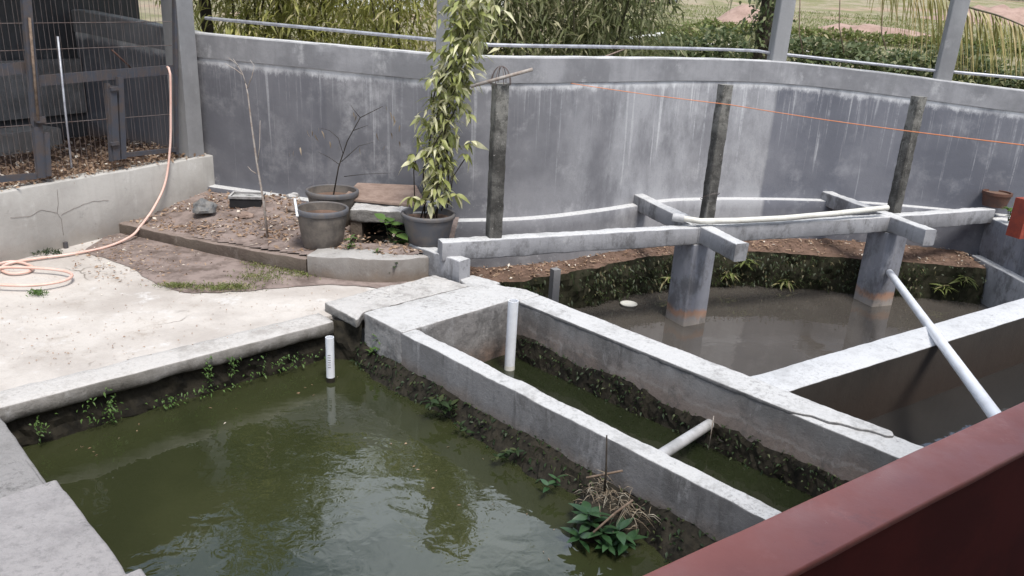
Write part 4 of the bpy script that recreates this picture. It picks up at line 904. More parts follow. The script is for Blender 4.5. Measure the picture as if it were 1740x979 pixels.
# ---- weeds with leaves one can pick out
WD = leaf_mesh('weed_leaf', .10, .045, M['weed'], .3); GL = leaf_mesh('glossy_leaf', .115, .045, M['glossy_leaf'], .22); WDd = leaf_mesh('dark_leaf', .07, .03, M['weed_dark'], .3); SM = leaf_mesh('small_leaf', .05, .024, M['weed'], .3); BIG = leaf_mesh('broad_leaf', .15, .11, M['weed'], .25)
def plant(label, base, heads, me, n=7, name='pond_plant', stemh=.08, sc=1., up=.35):
    e = thing(name, label, 'plant', base)
    for h in heads:
        top = Vector(base)+Vector(h); mb = MB(); mb.tube([Vector(base)-Vector((0, 0, .03)), (Vector(base)+top)/2+Vector((rng.normal(0, .01), rng.normal(0, .01), 0)), top], .004, 5); mb.obj('stem', M['weed_dark'], e)
        a0 = rng.uniform(0, 6.28)
        for k in range(n):
            a = a0+k*6.28/n+rng.normal(0, .2); put_leaf(me, top-Vector((0, 0, .01*(k % 3))), (math.cos(a), math.sin(a), rng.uniform(up-.35, up+.35)), e, rng.normal(0, .3), sc*rng.uniform(.7, 1.15))
    return e
plant('broad-leaved green weed growing in the dark opening beside grey pot', P(668, 412, .2)+Vector((0, -.08, 0)), [(0, 0, .2), (.05, 0, .12), (-.06, 0, .22), (.06, 0, .03)], BIG, 3, 'weed', sc=.9)
plant('small green seedling on top of the pale kerb', P(640, 432, .2), [(0, 0, .03)], SM, 4, 'weed', up=.8, sc=1.3)
plant('yellowish weed between the ribbed pot and pale kerb', P(592, 424, .2), [(0, 0, .03), (.03, 0, .06), (.02, .02, .1)], SM, 4, 'weed', sc=1.2)
plant('spindly weed growing at foot of the pale curved kerb', P(664, 478, .0), [(0, 0, .1), (.03, 0, .14), (-.03, 0, .06), (.01, 0, .18)], WDd, 4, 'weed')
plant('small bright fern tuft at notch where channel wall begins', P(644, 596, -.16), [(0, 0, .03), (-.05, 0, -.01), (.01, 0, .1)], SM, 6, sc=1.3)
plant('leafy weed on mud at divider foot, nearest the pavement end', P(748, 690, -.2), [(0, 0, .03), (-.06, -.02, .05), (.03, 0, -.02), (.07, .0, .01)], WDd, 5, sc=1.2)
plant('leafy weed on mud at divider foot, second from pavement end', P(782, 722, -.22), [(0, 0, .01), (.04, -.02, -.02)], WDd, 4, sc=.8)
plant('leafy weed on mud at divider foot, third from pavement end', P(860, 772, -.23), [(0, 0, .02), (-.05, -.03, .0), (.06, 0, .03)], WDd, 5, sc=.8)
plant('flat glossy weed just left of the dead grass clump', P(945, 820, -.22), [(0, 0, .03), (-.04, -.02, .0)], GL, 4, sc=.6)
bp = P(1030, 915, -.28)
bigp = plant('large glossy green plant overhanging green pond below dead grass', bp, [(-.1, -.02, .16), (-.14, -.05, .04), (-.09, 0, .1), (.05, -.06, .1), (.09, -.07, .05), (0, -.08, .03), (.02, -.03, .0), (-.03, -.05, .08)], GL, 6, sc=.95)
dg = P(1045, 850, -.16); n_ = 380
pts = [tuple(dg+U*rng.normal(0, .08)-Vv*abs(rng.normal(.03, .05))+Vector((0, 0, rng.normal(.0, .045)))) for _ in range(n_)]; dd = unit(n_); dd[:, 2] = np.abs(dd[:, 2])*.5
V, F = leaves(pts, dd, rng.uniform(.03, .13, n_), .0045, .6); tag(raw('dead_grass', V, F, M['drygrass'], kind='stuff'), 'tangled dead grass clump on mud against the divider', 'dead grass')
rock('mud_clump', dg-Vv*.06+Vector((0, 0, -.1)), .17, .14, .14, M['mud'], 'mud hump carrying the dead grass and glossy plant', 'mud', 3.)
def stick(pts, r, m, label): 
    mb = MB(); mb.tube(pts, r, 6); tag(mb.obj('stick', m, smooth=True), label, 'stick')
k = dg-Vv*.05
stick([PD(1031, 740, k.y-.02), PD(1030, 800, k.y-.03), PD(1027, 835, k.y-.04)], [.004, .006, .007], M['twig_dark'], 'thin dark stick standing upright in the dead grass clump')
stick([PD(1075, 850, k.y-.1), PD(1045, 872, k.y-.17), PD(1008, 905, k.y-.24)], .006, M['twig'], 'brown stick slanting down over the glossy plant')
stick([PD(996, 812, k.y-.02), PD(1058, 800, k.y+.02)], .006, M['twig'], 'short brown twig lying across the dead grass clump')
q = PD(1212, 712, P(1210, 745, -.3).y-.05); stick([q+Vector((0, 0, .02)), q+Vector((0, 0, -.22))], .003, M['twig_pale'], 'thin pale stem hanging by end of the grey cross pipe')

# small creeping cover on the mud faces
def face_cover(name, fn, n, L, m, label):
    pts, ds = [], []
    for _ in range(n):
        p, d = fn(); pts.append(tuple(p)); ds.append(d)
    V, F = leaves(pts, ds, rng.uniform(.6, 1.3, n)*L, rng.uniform(.35, .6, n)*L, .4); tag(raw(name, V, F, m, kind='stuff'), label, 'ground cover')
vines = [(140, .05, -.06, -.26), (178, .035, -.04, -.22), (430, .14, -.1, -.28), (175, .03, -.14, -.27), (345, .035, .0, -.2), (385, .03, -.05, -.18), (500, .2, -.16, -.27), (265, .08, -.2, -.28), (55, .05, -.1, -.27), (320, .3, -.2, -.28), (470, .1, -.15, -.25)]
def deckface():
    x, s, zt, zb = vines[rng.integers(0, len(vines))]; y0 = 692-.2545*x; q = P(x, y0, -.03); t = (flat(q)-flat(deck0)).dot(vdir)+rng.normal(0, s*.6)
    p = flat(deck0)+vdir*t-nrm*(.01+abs(rng.normal(0, .015))); p.z = rng.uniform(zb, zt); d = rng.normal(size=3); return p, (d[0]-nrm.x, d[1]-nrm.y, d[2]*.5)
face_cover('creeping_weeds', deckface, 420, .024, M['weed'], 'little creeping weeds on the dark bank under pavement edge')
def aface():
    t = rng.uniform(0, 3.4)**1.; i = abm.v[rng.integers(0, len(abm.v))]; return Vector(i)-Vv*.01, tuple(rng.normal(size=3)-np.array(Vv)*.8+np.array([0, 0, .4]))
face_cover('creeping_weeds', aface, 1500, .03, M['weed_dark'], 'dark creeping weeds on mud below the narrow divider')
def bface():
    i = bbm.v[rng.integers(0, len(bbm.v))]; return Vector(i)-Vv*.01, tuple(rng.normal(size=3)-np.array(Vv)*.8+np.array([0, 0, .4]))
face_cover('creeping_weeds', bface, 1100, .028, M['weed_dark'], 'dark creeping weeds on mud inside the slim channel')
def bankface():
    while True:
        i = rng.integers(0, len(bl)); p, lat = bl[i]; dens = .15+.85*(nz((p.x, 0, 0), 1.4, 8) > -.05)
        if rng.uniform() < dens: break
    z = rng.uniform(ZF+.03, ZS+.02); q = Vector((p.x, p.y, z))-lat*(.06+abs(rng.normal(0, .03))); return q, tuple(rng.normal(size=3)*.7-np.array(lat)*.7+np.array([0, 0, -.3]))
face_cover('bank_ferns', bankface, 1900, .042, M['fern_dark'], 'dark hanging ferns and moss covering the far soil bank')
FL = leaf_mesh('fern_leaf', .13, .02, M['grass'], .6)
for (x, y, lb_) in ((1128, 470, 'yellow-green fern on soil bank, left of the nearer column'), (1232, 462, 'bright fern on soil bank, right of the nearer column'), (1265, 440, 'upright green fern at top of bank under the cross beam end'), (1330, 475, 'small fern hanging midway between the two columns'), (1635, 470, 'yellowish fern at right end of the soil bank'), (1600, 485, 'low fern near water at right end of soil bank')):
    i = min(range(len(bl)), key=lambda k: abs((bl[k][0].x*1330/bl[k][0].y)-((P(x, y, -.4).x)*1330/P(x, y, -.4).y))); p, lat = bl[i]; z = zat(y, p.x, p.y)
    plant(lb_, Vector((p.x, p.y, z))-lat*.07, [(0, 0, .02), (.05, 0, .0), (-.04, 0, -.02)], FL, 8, 'fern', up=.25, sc=1.)
plant('green weed behind brown planter pot at far right wall', P(1714, 372, .3), [(0, 0, .1), (.05, 0, .05), (-.04, 0, .12), (.06, 0, .15)], WD, 6, 'weed', sc=.9)

# ---- hose
def PF(x, y, back=.05):                # pixel -> point in the plane of the pen front
    d = ray(x, y); a = flat(penA)-penn*back; A = np.array([[d[0], -pend.x], [d[1], -pend.y]]); t, s = np.linalg.solve(A, np.array([a.x, a.y])); return Vector((d[0]*t, d[1]*t, CAMH+d[2]*t))
zh = .017; hp_ = [PF(284, 114, .02), PF(289, 125, -.03), PF(290, 190, -.03), PF(289, 250, -.03), PF(281, 310, -.05), PF(262, 352, -.1), P(240, 383, .11), P(222, 402, .05), P(180, 420, zh), P(120, 432, zh), P(60, 440, zh), P(15, 448, zh), P(2, 458, zh), P(20, 465, zh), P(48, 462, zh), P(55, 454, zh), P(35, 446, zh), P(8, 446, zh), P(-30, 460, zh), P(-60, 475, zh)]
mb = MB(); mb.tube(catmull(hp_, .03), .0115, 9); ht = thing('garden_hose', 'salmon orange garden hose hanging on pen and coiled on pavement', 'hose', P(180, 420, 0)); mb.obj('hose_run', M['hose'], ht, smooth=True)
mb = MB(); lp = [P(x, y, zh+.03) for x, y in ((-40, 462), (0, 455), (50, 455), (100, 459), (122, 466), (112, 476), (70, 484), (20, 485), (-40, 480), (-90, 470))]; mb.tube(catmull(lp, .03), .0115, 9); mb.obj('hose_loop', M['hose'], ht, smooth=True)

# ---- pen
pb0 = flat(penA)-pend*.6; pb1 = flat(penB)
mb = MB(); mb.loft(straight(pb0, pb1, .06), rrect(0, .17, -.1, .58, .012), jit=.008, js=2.5, seed=51)
pw = thing('pen_base_wall', 'pale cracked concrete base wall under the animal pen', 'wall', pb1); mb.obj('wall_body', M['pen_base'], pw, smooth=True, autos=50)
ret = flat(P(348, 266, .58)); mb = MB(); mb.loft(straight(pb1-pend*.0, pb1+Vector((.06, .16, 0)), .05), rrect(-.0, .16, -.1, .577, .012), jit=.005, seed=52); mb.obj('return_wall', M['pen_base'], pw, smooth=True, autos=50)
def crack(pts, name='crack', w=.0011):
    mb = MB(); ps = []
    for i in range(len(pts)-1):
        for f in np.linspace(0, 1, 7)[:-1]: x = pts[i][0]+(pts[i+1][0]-pts[i][0])*f; y = pts[i][1]+(pts[i+1][1]-pts[i][1])*f; ps.append(PF(x, y+1.6*nz((x*.11, y*.07, 0), 1, 3), -.003))
    ps.append(PF(*pts[-1], -.003)); mb.tube(ps, w, 4); mb.obj(name, M['kerb_dirty'], pw)
for c_ in ([(97, 322), (99, 345), (97, 362), (104, 372), (108, 400)], [(97, 362), (70, 357), (50, 368), (18, 370)], [(104, 366), (130, 352), (160, 342), (185, 341)]): crack(c_)
mb = MB(); q = PF(112, 419, -.015); mb.tube([q+Vector((0, 0, -.06)), q+Vector((0, 0, .04))], .02, 10); mb.obj('drain_stub', M['steel'], pw, smooth=True, autos=60)
cp = flat(P(336, 267, .58))-penn*.115; mb = MB(); mb.box((cp.x, cp.y, 1.78), .2, .21, 2.4, math.atan2(pend.y, pend.x)); tag(mb.obj('concrete_pillar', M['pillar']), 'grey square concrete pillar at the right corner of the pen', 'pillar')
inn = lambda s, k: flat(penB)-pend*s-penn*k
pf = prism('pen_floor', [inn(-.1, .16), inn(4, .16), inn(4, 3.2), inn(-.6, 3.2)], .3, .555, M['soil'], kind='structure', bev=0)
lit = []
while len(lit) < 4200:
    s, kk = rng.uniform(-.1, 3.3), abs(rng.normal(0, .9)); q = inn(s, .02+kk)
    if q.y < wall_y(max(q.x, -4.8))-.02 and kk < 2.6: lit.append((q.x, q.y, .585+.05*abs(nz((q.x, q.y, 0), 3))+.0*kk))
scatter_flat('pen_litter', lit, rng.uniform(.02, .075, len(lit)), rng.uniform(.01, .035, len(lit)), M['litter'], .5, label='rusty brown leaf litter covering the pen floor', cat='litter')
pi_ = thing('pen_back_wall', 'plastered inner wall at the back of the pen, darkened for shade', 'wall', inn(1.5, 2.2))
prism('wall_body', [inn(-1.0, 1.95), inn(4.2, 1.95), inn(4.2, 2.1), inn(-1.0, 2.1)], .3, 3.0, M['shaded_plaster'], pi_, bev=0)
for s0_, s1_ in ((-.1, 1.0), (1.04, 2.2), (2.24, 3.3)):
    prism('cement_board', [inn(s0_, 1.88), inn(s1_, 1.88), inn(s1_, 1.93), inn(s0_, 1.93)], .83, 1.42, M['kerb_grey'], pi_, bev=0)
prism('low_ledge', [inn(.5, 1.5), inn(3.4, 1.5), inn(3.4, 1.86), inn(.5, 1.86)], .5, .76, M['kerb'], pi_, bev=.01)
pr_ = thing('pen_shade_roof', 'unseen sheet roof added to darken the animal pen', 'roof', inn(1.5, 1)); prism('roof_sheet', [inn(-.1, -.2), inn(4.3, -.2), inn(4.3, 2.5), inn(-.9, 2.5)], 2.9, 2.94, M['roof'], pr_, bev=0)  # out-of-view roof with overhang, added to keep the pen interior dark
pen = thing('pen_cage', 'dark steel framed wire cage front of the animal pen', 'cage', inn(1., .06))
def bar(x0, y0, x1, y1, wd, name='frame_bar', m=M['steel'], dp=.035, back=.06):
    a, b = PF(x0, y0, back), PF(x1, y1, back); t = (b-a).normalized(); n_ = penn; s = t.cross(n_).normalized(); mb = MB(); vs_ = []
    for p in (a, b):
        for (i, j) in ((-1, -1), (1, -1), (1, 1), (-1, 1)): vs_.append(p+s*wd/2*i+n_*dp/2*j)
    mb.add(vs_, [(0, 1, 2, 3), (7, 6, 5, 4), (0, 4, 5, 1), (1, 5, 6, 2), (2, 6, 7, 3), (3, 7, 4, 0)]); return mb.obj(name, m, pen)
bar(42, -20, 62, 215, .075, 'gate_post', back=.05); bar(62, 205, 70, 302, .075, 'gate_post', back=.05); bar(78, 225, 82, 299, .04, 'gate_post', back=.03)
bar(58, 138, 292, 118, .085, 'rail', back=.09); bar(-30, 122, 52, 114, .09, 'rail', back=.10)
bar(182, 142, 190, 274, .035, 'gate_stile', back=.055); bar(190, 146, 197, 272, .07, 'gate_stile', back=.04); bar(203, 131, 209, 270, .055, 'gate_stile', back=.05)
bar(208, 264, 300, 254, .04, 'sill_bar', back=.06); bar(-30, 307, 60, 299, .05, 'sill_bar', back=.06); bar(296, -20, 300, 262, .03, 'side_bar', back=.06)
bar(62, 204, 76, 203, .05, 'latch', back=.02); bar(187, 152, 200, 150, .03, 'latch', back=.02); bar(188, 245, 201, 243, .03, 'latch', back=.02)
def wire(x0, y0, x1, y1, r, m=M['wire'], back=.06, name='wire'):
    a, b = PF(x0, y0, back), PF(x1, y1, back); mb = MB(); mb.tube([a, b], r, 5, False); mb.obj(name, m, pen)
for y0, y1 in ((40, 37), (87, 77), (217, 194)): wire(-10, y0, 292, y1, .0035)
z0w = .6
base0 = PF(0, 318); base1 = PF(296, 270); nW = 36
for i in range(nW):
    q = base0+(base1-base0)*((i+.5)/nW)+Vector((rng.normal(0, .003), 0, 0)); mb = MB(); mb.tube([Vector((q.x, q.y, .57)), Vector((q.x+rng.normal(0, .006), q.y, 2.85))], .0016, 4, False); mb.obj('wire', M['wire'], pen)
mb = MB(); mb.tube([PF(98, 62, .02), PF(110, 180, .0), PF(122, 285, -.03)], .009, 7); tag(mb.obj('pale_pole', M['galv'], smooth=True), 'thin pale pole leaning upright against the pen cage', 'pole')
mb = MB(); mb.tube([PF(50, 30, .02), PF(65, 205, .01)], .011, 7); tag(mb.obj('rusty_rod', M['twig'], smooth=True), 'rusty rod tied along the pen gate post', 'rod')
stick([PF(190, 85, .1), PF(222, 115, .1)], .008, M['terracotta'], 'short reddish stick caught in the pen wire')

# ---- beyond the wall
def gz(x, y): return terrain_z(x, y)
def bamboo(label, c, n_c, h, spread, nl, m, L=.16, arch=.35, low=1.2, dens_pow=1.):
    c = Vector((c[0], c[1], gz(c[0], c[1])-.02)); e = thing('bamboo', label, 'bamboo', c); tips = []
    for k in range(n_c):
        a = rng.uniform(0, 6.28); r = abs(rng.normal(0, spread*.35)); b = c+Vector((math.cos(a)*r, math.sin(a)*r, 0)); la = rng.uniform(0, 6.28); hh = h*rng.uniform(.7, 1.1); ar = arch*rng.uniform(.4, 1.4)*hh
        pts = [b+Vector((math.cos(la)*ar*f**2.2, math.sin(la)*ar*f**2.2, hh*f*(1-.18*f))) for f in np.linspace(0, 1, 9)]
        mb = MB(); mb.tube(pts, [.02-.015*i/8 for i in range(9)], 6); mb.obj('culm', M['culm'], e, smooth=True); tips.append(pts)
    ps, ds = [], []
    for _ in range(nl//6):
        pts = tips[rng.integers(0, n_c)]; f = rng.uniform(0, 1)**dens_pow*8; i = min(int(f), 7); p = pts[i]+(pts[i+1]-pts[i])*(f-i)
        if p.z-c.z < low*rng.uniform(.5, 1): continue
        o = Vector(rng.normal(size=3)); o = Vector((o.x, o.y, o.z*.35))*spread*.33; tw = p+o
        for k in range(8):
            ps.append(tuple(tw+Vector(rng.normal(size=3))*.1)); d = o.normalized()*.7+Vector(rng.normal(size=3))*.6+Vector((0, 0, -.35)); ds.append(tuple(d))
    n = len(ps); V, F = leaves(ps, ds, rng.uniform(.6, 1.2, n)*L, rng.uniform(.09, .14, n)*L*1.3, .35); raw('foliage', V, F, m, e, 'stuff')
def at(px, Y): d = ray(px, 40); return (d[0]/d[1]*Y, Y)
bamboo('yellow-green bamboo behind wall just right of the pen pillar', at(400, 10.6), 9, 4.6, 1.0, 6000, M['bam_yellow'], .17)
bamboo('sunlit yellow-green bamboo behind wall, left of the climber', at(560, 11.2), 10, 5.0, 1.1, 6500, M['bam_yellow'], .17)
bamboo('pale bamboo behind wall, beside the climber fence post', at(690, 10.4), 8, 4.4, 1.0, 5500, M['bam_yellow'], .17)
bamboo('dense dark drooping bamboo behind wall, right of the climber', at(890, 11.0), 12, 5.2, 1.25, 8500, M['bam_dark'], .2, .3)
bamboo('dense dark bamboo behind wall with several thick stems', at(1000, 11.6), 12, 4.8, 1.1, 7500, M['bam_dark'], .2, .35)
def tree(label, c, h, cr, nl, m, tr=.12, name='tree', lean=0., L=.16, crown0=.45):
    c = Vector((c[0], c[1], gz(c[0], c[1])-.05)); e = thing(name, label, 'tree', c); tp_ = c+Vector((lean, 0, h*.8)); mb = MB()
    mb.tube([c, c+Vector((lean*.2, .05, h*.3)), c+Vector((lean*.6, -.05, h*.55)), tp_], [tr, tr*.85, tr*.6, tr*.25], 9); ps = []; ds = []
    cl = []
    for k in range(16):
        a = rng.uniform(0, 6.28); z0 = rng.uniform(crown0, .8)*h; s = c+Vector((lean*z0/h, 0, z0)); q = s+Vector((math.cos(a)*cr*rng.uniform(.4, 1), math.sin(a)*cr*rng.uniform(.4, 1), rng.uniform(.05, .3)*h)); mb.tube([s, (s+q)/2+Vector((0, 0, .1)), q], [tr*.35, tr*.22, tr*.08], 6); cl.append((q, cr*rng.uniform(.25, .5))); cl.append(((s+q)/2, cr*.25))
    mb.obj('trunk', M['bark'], e, smooth=True)
    for _ in range(nl):
        q, r = cl[rng.integers(0, len(cl))]; v = rng.normal(size=3); v /= np.linalg.norm(v); v *= r*rng.uniform(.3, 1)**.5; ps.append((q.x+v[0], q.y+v[1], q.z+v[2]*.7)); ds.append(tuple(v/r+rng.normal(size=3)*.5+np.array([0, 0, -.3])))
    V, F = leaves(ps, ds, rng.uniform(.6, 1.3, nl)*L, rng.uniform(.4, .6, nl)*L, .25); raw('crown', V, F, m, e, 'stuff')
tree('dark-trunked tree behind wall close to the pen pillar', at(350, 10.2), 4.6, 1.4, 5000, M['canopy'], .09)
tree('tall leafy tree rising behind the yellow bamboo', at(480, 15.5), 6.6, 2.4, 6500, M['canopy'], .16, L=.2)
tree('tall leafy tree rising behind the dark bamboo', at(830, 17), 7.2, 2.3, 6500, M['canopy'], .16, L=.2)
# ivy-clad trunk
c = at(1300, 17); ivb = Vector((c[0], c[1], gz(*c)-.05)); iv = thing('ivy_trunk', 'dark ivy-clad tree trunk left of the middle fence post', 'tree', ivb); mb = MB(); mb.tube([ivb, ivb+Vector((.02, 0, 2)), ivb+Vector((-.05, 0, 4)), ivb+Vector((0, 0, 6.5))], [.17, .15, .13, .06], 10); mb.obj('trunk', M['bark'], iv, smooth=True)
ps = [tuple(ivb+Vector((rng.normal(0, .2), rng.normal(0, .2), rng.uniform(.9, 6.5)))) for _ in range(2600)]; V, F = leaves(ps, unit(2600)+np.array([0, 0, -.4]), rng.uniform(.08, .16, 2600), .07, .3); raw('ivy', V, F, M['hedge'], iv, 'stuff')
# hedge rows and scrub
def hedge(label, pts, h, wd, n, m, L=.16):
    pts = [Vector((x, y, gz(x, y))) for x, y in pts]; line = catmull(pts, .5); e = thing('hedge', label, 'hedge', line[0]); ps = []; ds = []; mb = MB()
    for p in line[::3]: mb.tube([p-Vector((0, 0, .1)), p+Vector((rng.normal(0, .1), 0, h*.8))], .02, 5)
    mb.obj('stems', M['twig_dark'], e, kind='stuff')
    for _ in range(n):
        p = line[rng.integers(0, len(line))]; hh = h*(1+.45*nz((p.x, p.y, 0), .6, 2)+.35*nz((p.x, p.y, 0), 1.9, 4)); u_ = rng.uniform(0, 1)**.6; ps.append((p.x+rng.uniform(-.35, .35), p.y+rng.normal(0, wd/2), gz(p.x, p.y)+hh*u_)); ds.append(tuple(rng.normal(size=3)+np.array([0, -.5, .5])))
    V, F = leaves(ps, ds, rng.uniform(.6, 1.4, n)*L, rng.uniform(.45, .7, n)*L, .2); raw('foliage', V, F, m, e, 'stuff')
hedge('long dark green hedge across the field behind the wall', [at(1050, 27), at(1250, 26), at(1450, 25), at(1650, 24), at(1850, 23)], 1.0, 1.0, 9000, M['hedge'], .2)
hedge('yellowing scrub on the slope right of the dark bamboo', [at(1010, 33), at(1090, 34), at(1180, 34)], .8, 1.8, 5000, M['grass'], .22)
hedge('low scrub row in front of the bare earth slope', [at(1200, 44), at(1450, 42), at(1700, 40), at(1900, 38)], .5, 1.2, 5000, M['grass'], .25)
hedge('far green tree line at the top of the slope', [at(600, 105), at(1000, 110), at(1500, 108), at(2000, 100)], 3.0, 4., 7000, M['hedge'], .7)
# meadow grass on the slope
ps = []; ds = []
for _ in range(16000):
    Y = rng.uniform(24, 75); x_, y_ = at(rng.uniform(900, 1800), Y); ps.append((x_, y_, gz(x_, y_))); ds.append((rng.normal(0, .4), rng.normal(0, .4), 1))
V, F = leaves(ps, ds, rng.uniform(.1, .4, 16000), .05, .2); tag(raw('meadow_grass', V, F, M['grass'], kind='stuff'), 'rough meadow grass on the slope beyond the wall', 'grass')
# path, mound
mb = MB(); pp = [Vector((*at(x, Y), 0)) for x, Y in ((1180, 36), (1350, 35.5), (1500, 34), (1700, 31.5), (1900, 30))]; ln = withlat(catmull(pp, .5))
for (p, lat) in ln:
    for l in (-.45, .45): q = p+lat*l; mb.v.append((q.x, q.y, gz(q.x, q.y)+.06))
for i in range(len(ln)-1): mb.f.append((2*i, 2*i+2, 2*i+3, 2*i+1))
mb.obj('path', M['pave'], kind='structure')
def mound(c, sx, sy, h, seed):
    n = 28; V = []; F = []
    for j in range(n):
        for i in range(n):
            u_, v_ = i/(n-1)*2-1, j/(n-1)*2-1; r = min(1, math.hypot(u_, v_)); x, y = c[0]+u_*sx, c[1]+v_*sy; V.append((x, y, gz(x, y)-.1+h*(math.cos(r*math.pi)*.5+.5)*(1+.4*nz((x, y, 0), .8, seed))))
    for j in range(n-1):
        for i in range(n-1): F.append((j*n+i, j*n+i+1, (j+1)*n+i+1, (j+1)*n+i))
    raw('earth_mound', V, F, M['earth_mound'], kind='structure', smooth=True)
mound(at(1270, 52), 3.2, 2.5, 1.3, 1); mound(at(1470, 48), 6.5, 2.5, .8, 3); mound(at(1700, 75), 8, 5, 1.5, 6)
# pale planks lying in the scrub
a, b = PD(1070, 66, 24), PD(1128, 57, 24.5); mb = MB(); mb.tube([a, b], .055, 6); tag(mb.obj('pale_log', M['render_white'], smooth=True), 'pale log lying in the scrub beyond the pipe rail', 'log')
# white house far behind the bamboo
def house(px0, px1, Y, h, label):
    a, b = Vector((*at(px0, Y), 0)), Vector((*at(px1, Y), 0)); z = gz(a.x, a.y); c = (a+b)/2; wd = (b-a).length; e = thing('far_house', label, 'house', (c.x, c.y, z)); 
    mb = MB(); mb.box((c.x, c.y+3, z+h/2-.3), wd, 6, h+.6); mb.obj('wall', M['render_white'], e)
    mb = MB(); x0, x1, y0, y1 = c.x-wd/2-.5, c.x+wd/2+.5, c.y-.5, c.y+6.5; mb.add([(x0, y0, z+h), (x1, y0, z+h), (x1, y1, z+h), (x0, y1, z+h), (x0+1, c.y+3, z+h+1.8), (x1-1, c.y+3, z+h+1.8)], [(0, 1, 5, 4), (2, 3, 4, 5), (1, 2, 5), (3, 0, 4), (3, 2, 1, 0)]); mb.obj('roof', M['terracotta'], e)
    for f in (.2, .5, .8):
        mb = MB(); mb.box((a.x+(b.x-a.x)*f, c.y-.02, z+1.5), 1.1, .08, 1.2); mb.obj('window', M['glass'], e)
house(560, 700, 46, 3.0, 'white house far behind the yellow bamboo'); house(780, 860, 52, 3.0, 'white house far behind the dark bamboo')
# car
cy = 75; cx_ = at(1125, cy)[0]-.6; cz = CAMH+.02*cy*.0+gz(cx_, cy); e = thing('parked_car', 'silver car parked at the top of the grassy slope', 'car', (cx_, cy, gz(cx_, cy)))
z = gz(cx_, cy)+.03; prof = [(-2.1, .35), (-2.1, .8), (-1.9, .92), (-1.1, 1.0), (-.5, 1.42), (.9, 1.45), (1.6, 1.05), (2.05, .95), (2.1, .4)]
mb = MB(); n = len(prof); mb.v = [(cx_+x_, cy-.8, z+z_) for x_, z_ in prof]+[(cx_+x_, cy+.8, z+z_) for x_, z_ in prof]; mb.f = [tuple(range(n)), tuple(range(n, 2*n))[::-1]]+[(i, (i+1) % n, n+(i+1) % n, n+i) for i in range(n)]; mb.obj('body', M['car_paint'], e)
mb = MB(); mb.add([(cx_-.95, cy-.81, z+1.02), (cx_-.45, cy-.81, z+1.36), (cx_+.85, cy-.81, z+1.38), (cx_+1.4, cy-.81, z+1.05)], [(0, 1, 2, 3)]); mb.obj('window', M['glass'], e)
for dx in (-1.3, 1.3):
    for dy in (-.8, .8):
        mb = MB(); mb.tube([(cx_+dx, cy+dy-.1, z+.32), (cx_+dx, cy+dy+.1, z+.32)], .33, 16); wh = mb.obj('wheel', M['rubber'], e); mb = MB(); mb.tube([(cx_+dx, cy+dy-.115, z+.32), (cx_+dx, cy+dy-.1, z+.32)], .18, 12); mb.obj('rim', M['galv'], wh)
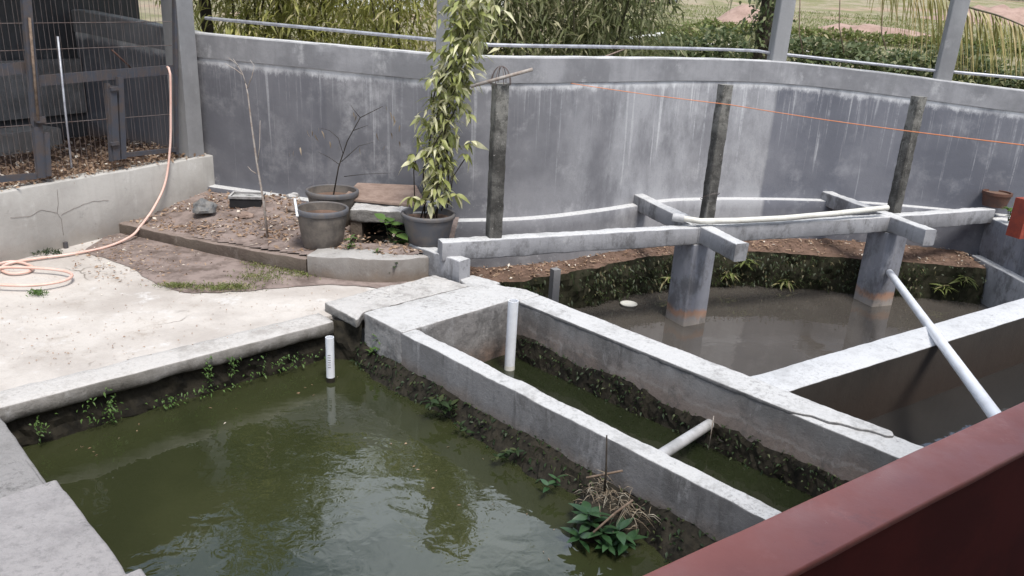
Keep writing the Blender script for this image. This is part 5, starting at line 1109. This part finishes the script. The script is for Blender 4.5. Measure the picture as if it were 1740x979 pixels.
# palm with one frond drooping into view
pbx = (8.3, 11.6); pbz = gz(*pbx); pm = thing('coconut_palm', 'coconut palm with drooping yellowing frond beside the right fence post', 'palm', (pbx[0], pbx[1], pbz))
crown = Vector((7.6, 11.4, 4.6)); mb = MB(); mb.tube([Vector((pbx[0], pbx[1], pbz-.1)), Vector((8.1, 11.55, 2.0)), crown], [.17, .14, .11], 10); mb.obj('trunk', M['bark'], pm, smooth=True)
def frond(pts, lmax, n, droop):
    line = catmull(pts, .05); mb = MB(); mb.tube(line, [.022-.017*i/(len(line)-1) for i in range(len(line))], 6); rc = mb.obj('rachis', M['culm'], pm, smooth=True); cnt = 0
    for i in range(n):
        f = (i+.5)/n; q = line[min(int(f*(len(line)-1)), len(line)-2)]; t = (line[min(int(f*(len(line)-1))+1, len(line)-1)]-q).normalized(); L = lmax*(.45+.55*math.sin(math.pi*min(1, f*1.02)**.8))
        for sgn in (-1, 1):
            s = t.cross(Vector((0, 0, 1))).normalized()*sgn; d0 = (s*.35+t*.35+Vector((0, 0, -.15))+Vector(rng.normal(size=3))*.06).normalized(); w_ = .028; vs_ = []
            for k in range(5):
                g = k/4; p = q+d0*L*g*(.55)+Vector((0, 0, -1))*L*droop*g**1.5; ww = w_*(1-.85*g)*.5; wv = t; vs_ += [p-wv*ww, p+wv*ww]
            mb = MB(); mb.add(vs_, [(2*k, 2*k+2, 2*k+3, 2*k+1) for k in range(4)]); mb.obj('leaflet', M['palm'], rc)
frond([crown, PD(1480, -60, 10.8), PD(1560, -25, 10.2), PD(1640, 10, 9.9), PD(1700, 28, 9.8), PD(1760, 55, 9.7), PD(1800, 85, 9.7)][1:], .72, 62, .9)
frond([crown, Vector((7.0, 11.0, 5.3)), Vector((6.2, 10.6, 5.3)), Vector((5.4, 10.2, 4.6))], .7, 26, .7)
frond([crown, Vector((8.6, 11.9, 5.4)), Vector((9.6, 12.4, 5.2)), Vector((10.3, 12.9, 4.4))], .7, 20, .7)
frond([crown, Vector((7.6, 12.6, 5.4)), Vector((7.5, 13.6, 5.2)), Vector((7.4, 14.3, 4.4))], .7, 20, .7)
# fine twigs standing beyond the rail
for i, (x, y0, y1) in enumerate(((1360, 10, 100), (1428, 0, 90), (1500, 30, 85))):
    stick([PD(x+6, y1, 12), PD(x-2, (y0+y1)/2, 12), PD(x, y0-30, 12)], .008, M['twig'], ['thin bare twig just right of the middle fence post', 'thin bare twig midway between the right fence posts', 'short bare twig under the left tip of palm frond'][i])

# bits adrift on the green pond and grit on the pavement
ps = []
while len(ps) < 42:
    t_, k_ = rng.uniform(.2, 3.4), abs(rng.normal(0, .35)); q = A0+U*t_-Vv*(.22+k_) if rng.uniform() < .55 else flat(deck0)+vdir*rng.uniform(0, 1.9)-nrm*(.07+k_*.6)
    ps.append((q.x, q.y, ZW+.004))
scatter_flat('floating_debris', ps, rng.uniform(.008, .028, 42), rng.uniform(.004, .012, 42), M['litter'], .03, label='leaf bits adrift near the edges of the green pond', cat='debris')
ps = []
while len(ps) < 420:
    q = P(rng.uniform(0, 640), rng.uniform(455, 620), .004)
    if q.y > 6.3 or (flat(q)-flat(deck0)).dot(nrm) > .1: ps.append(tuple(q))
scatter_flat('pavement_grit', ps, rng.uniform(.006, .022, 420), rng.uniform(.004, .01, 420), M['litter'], .2, label='scattered grit and leaf crumbs on the pale pavement', cat='grit')
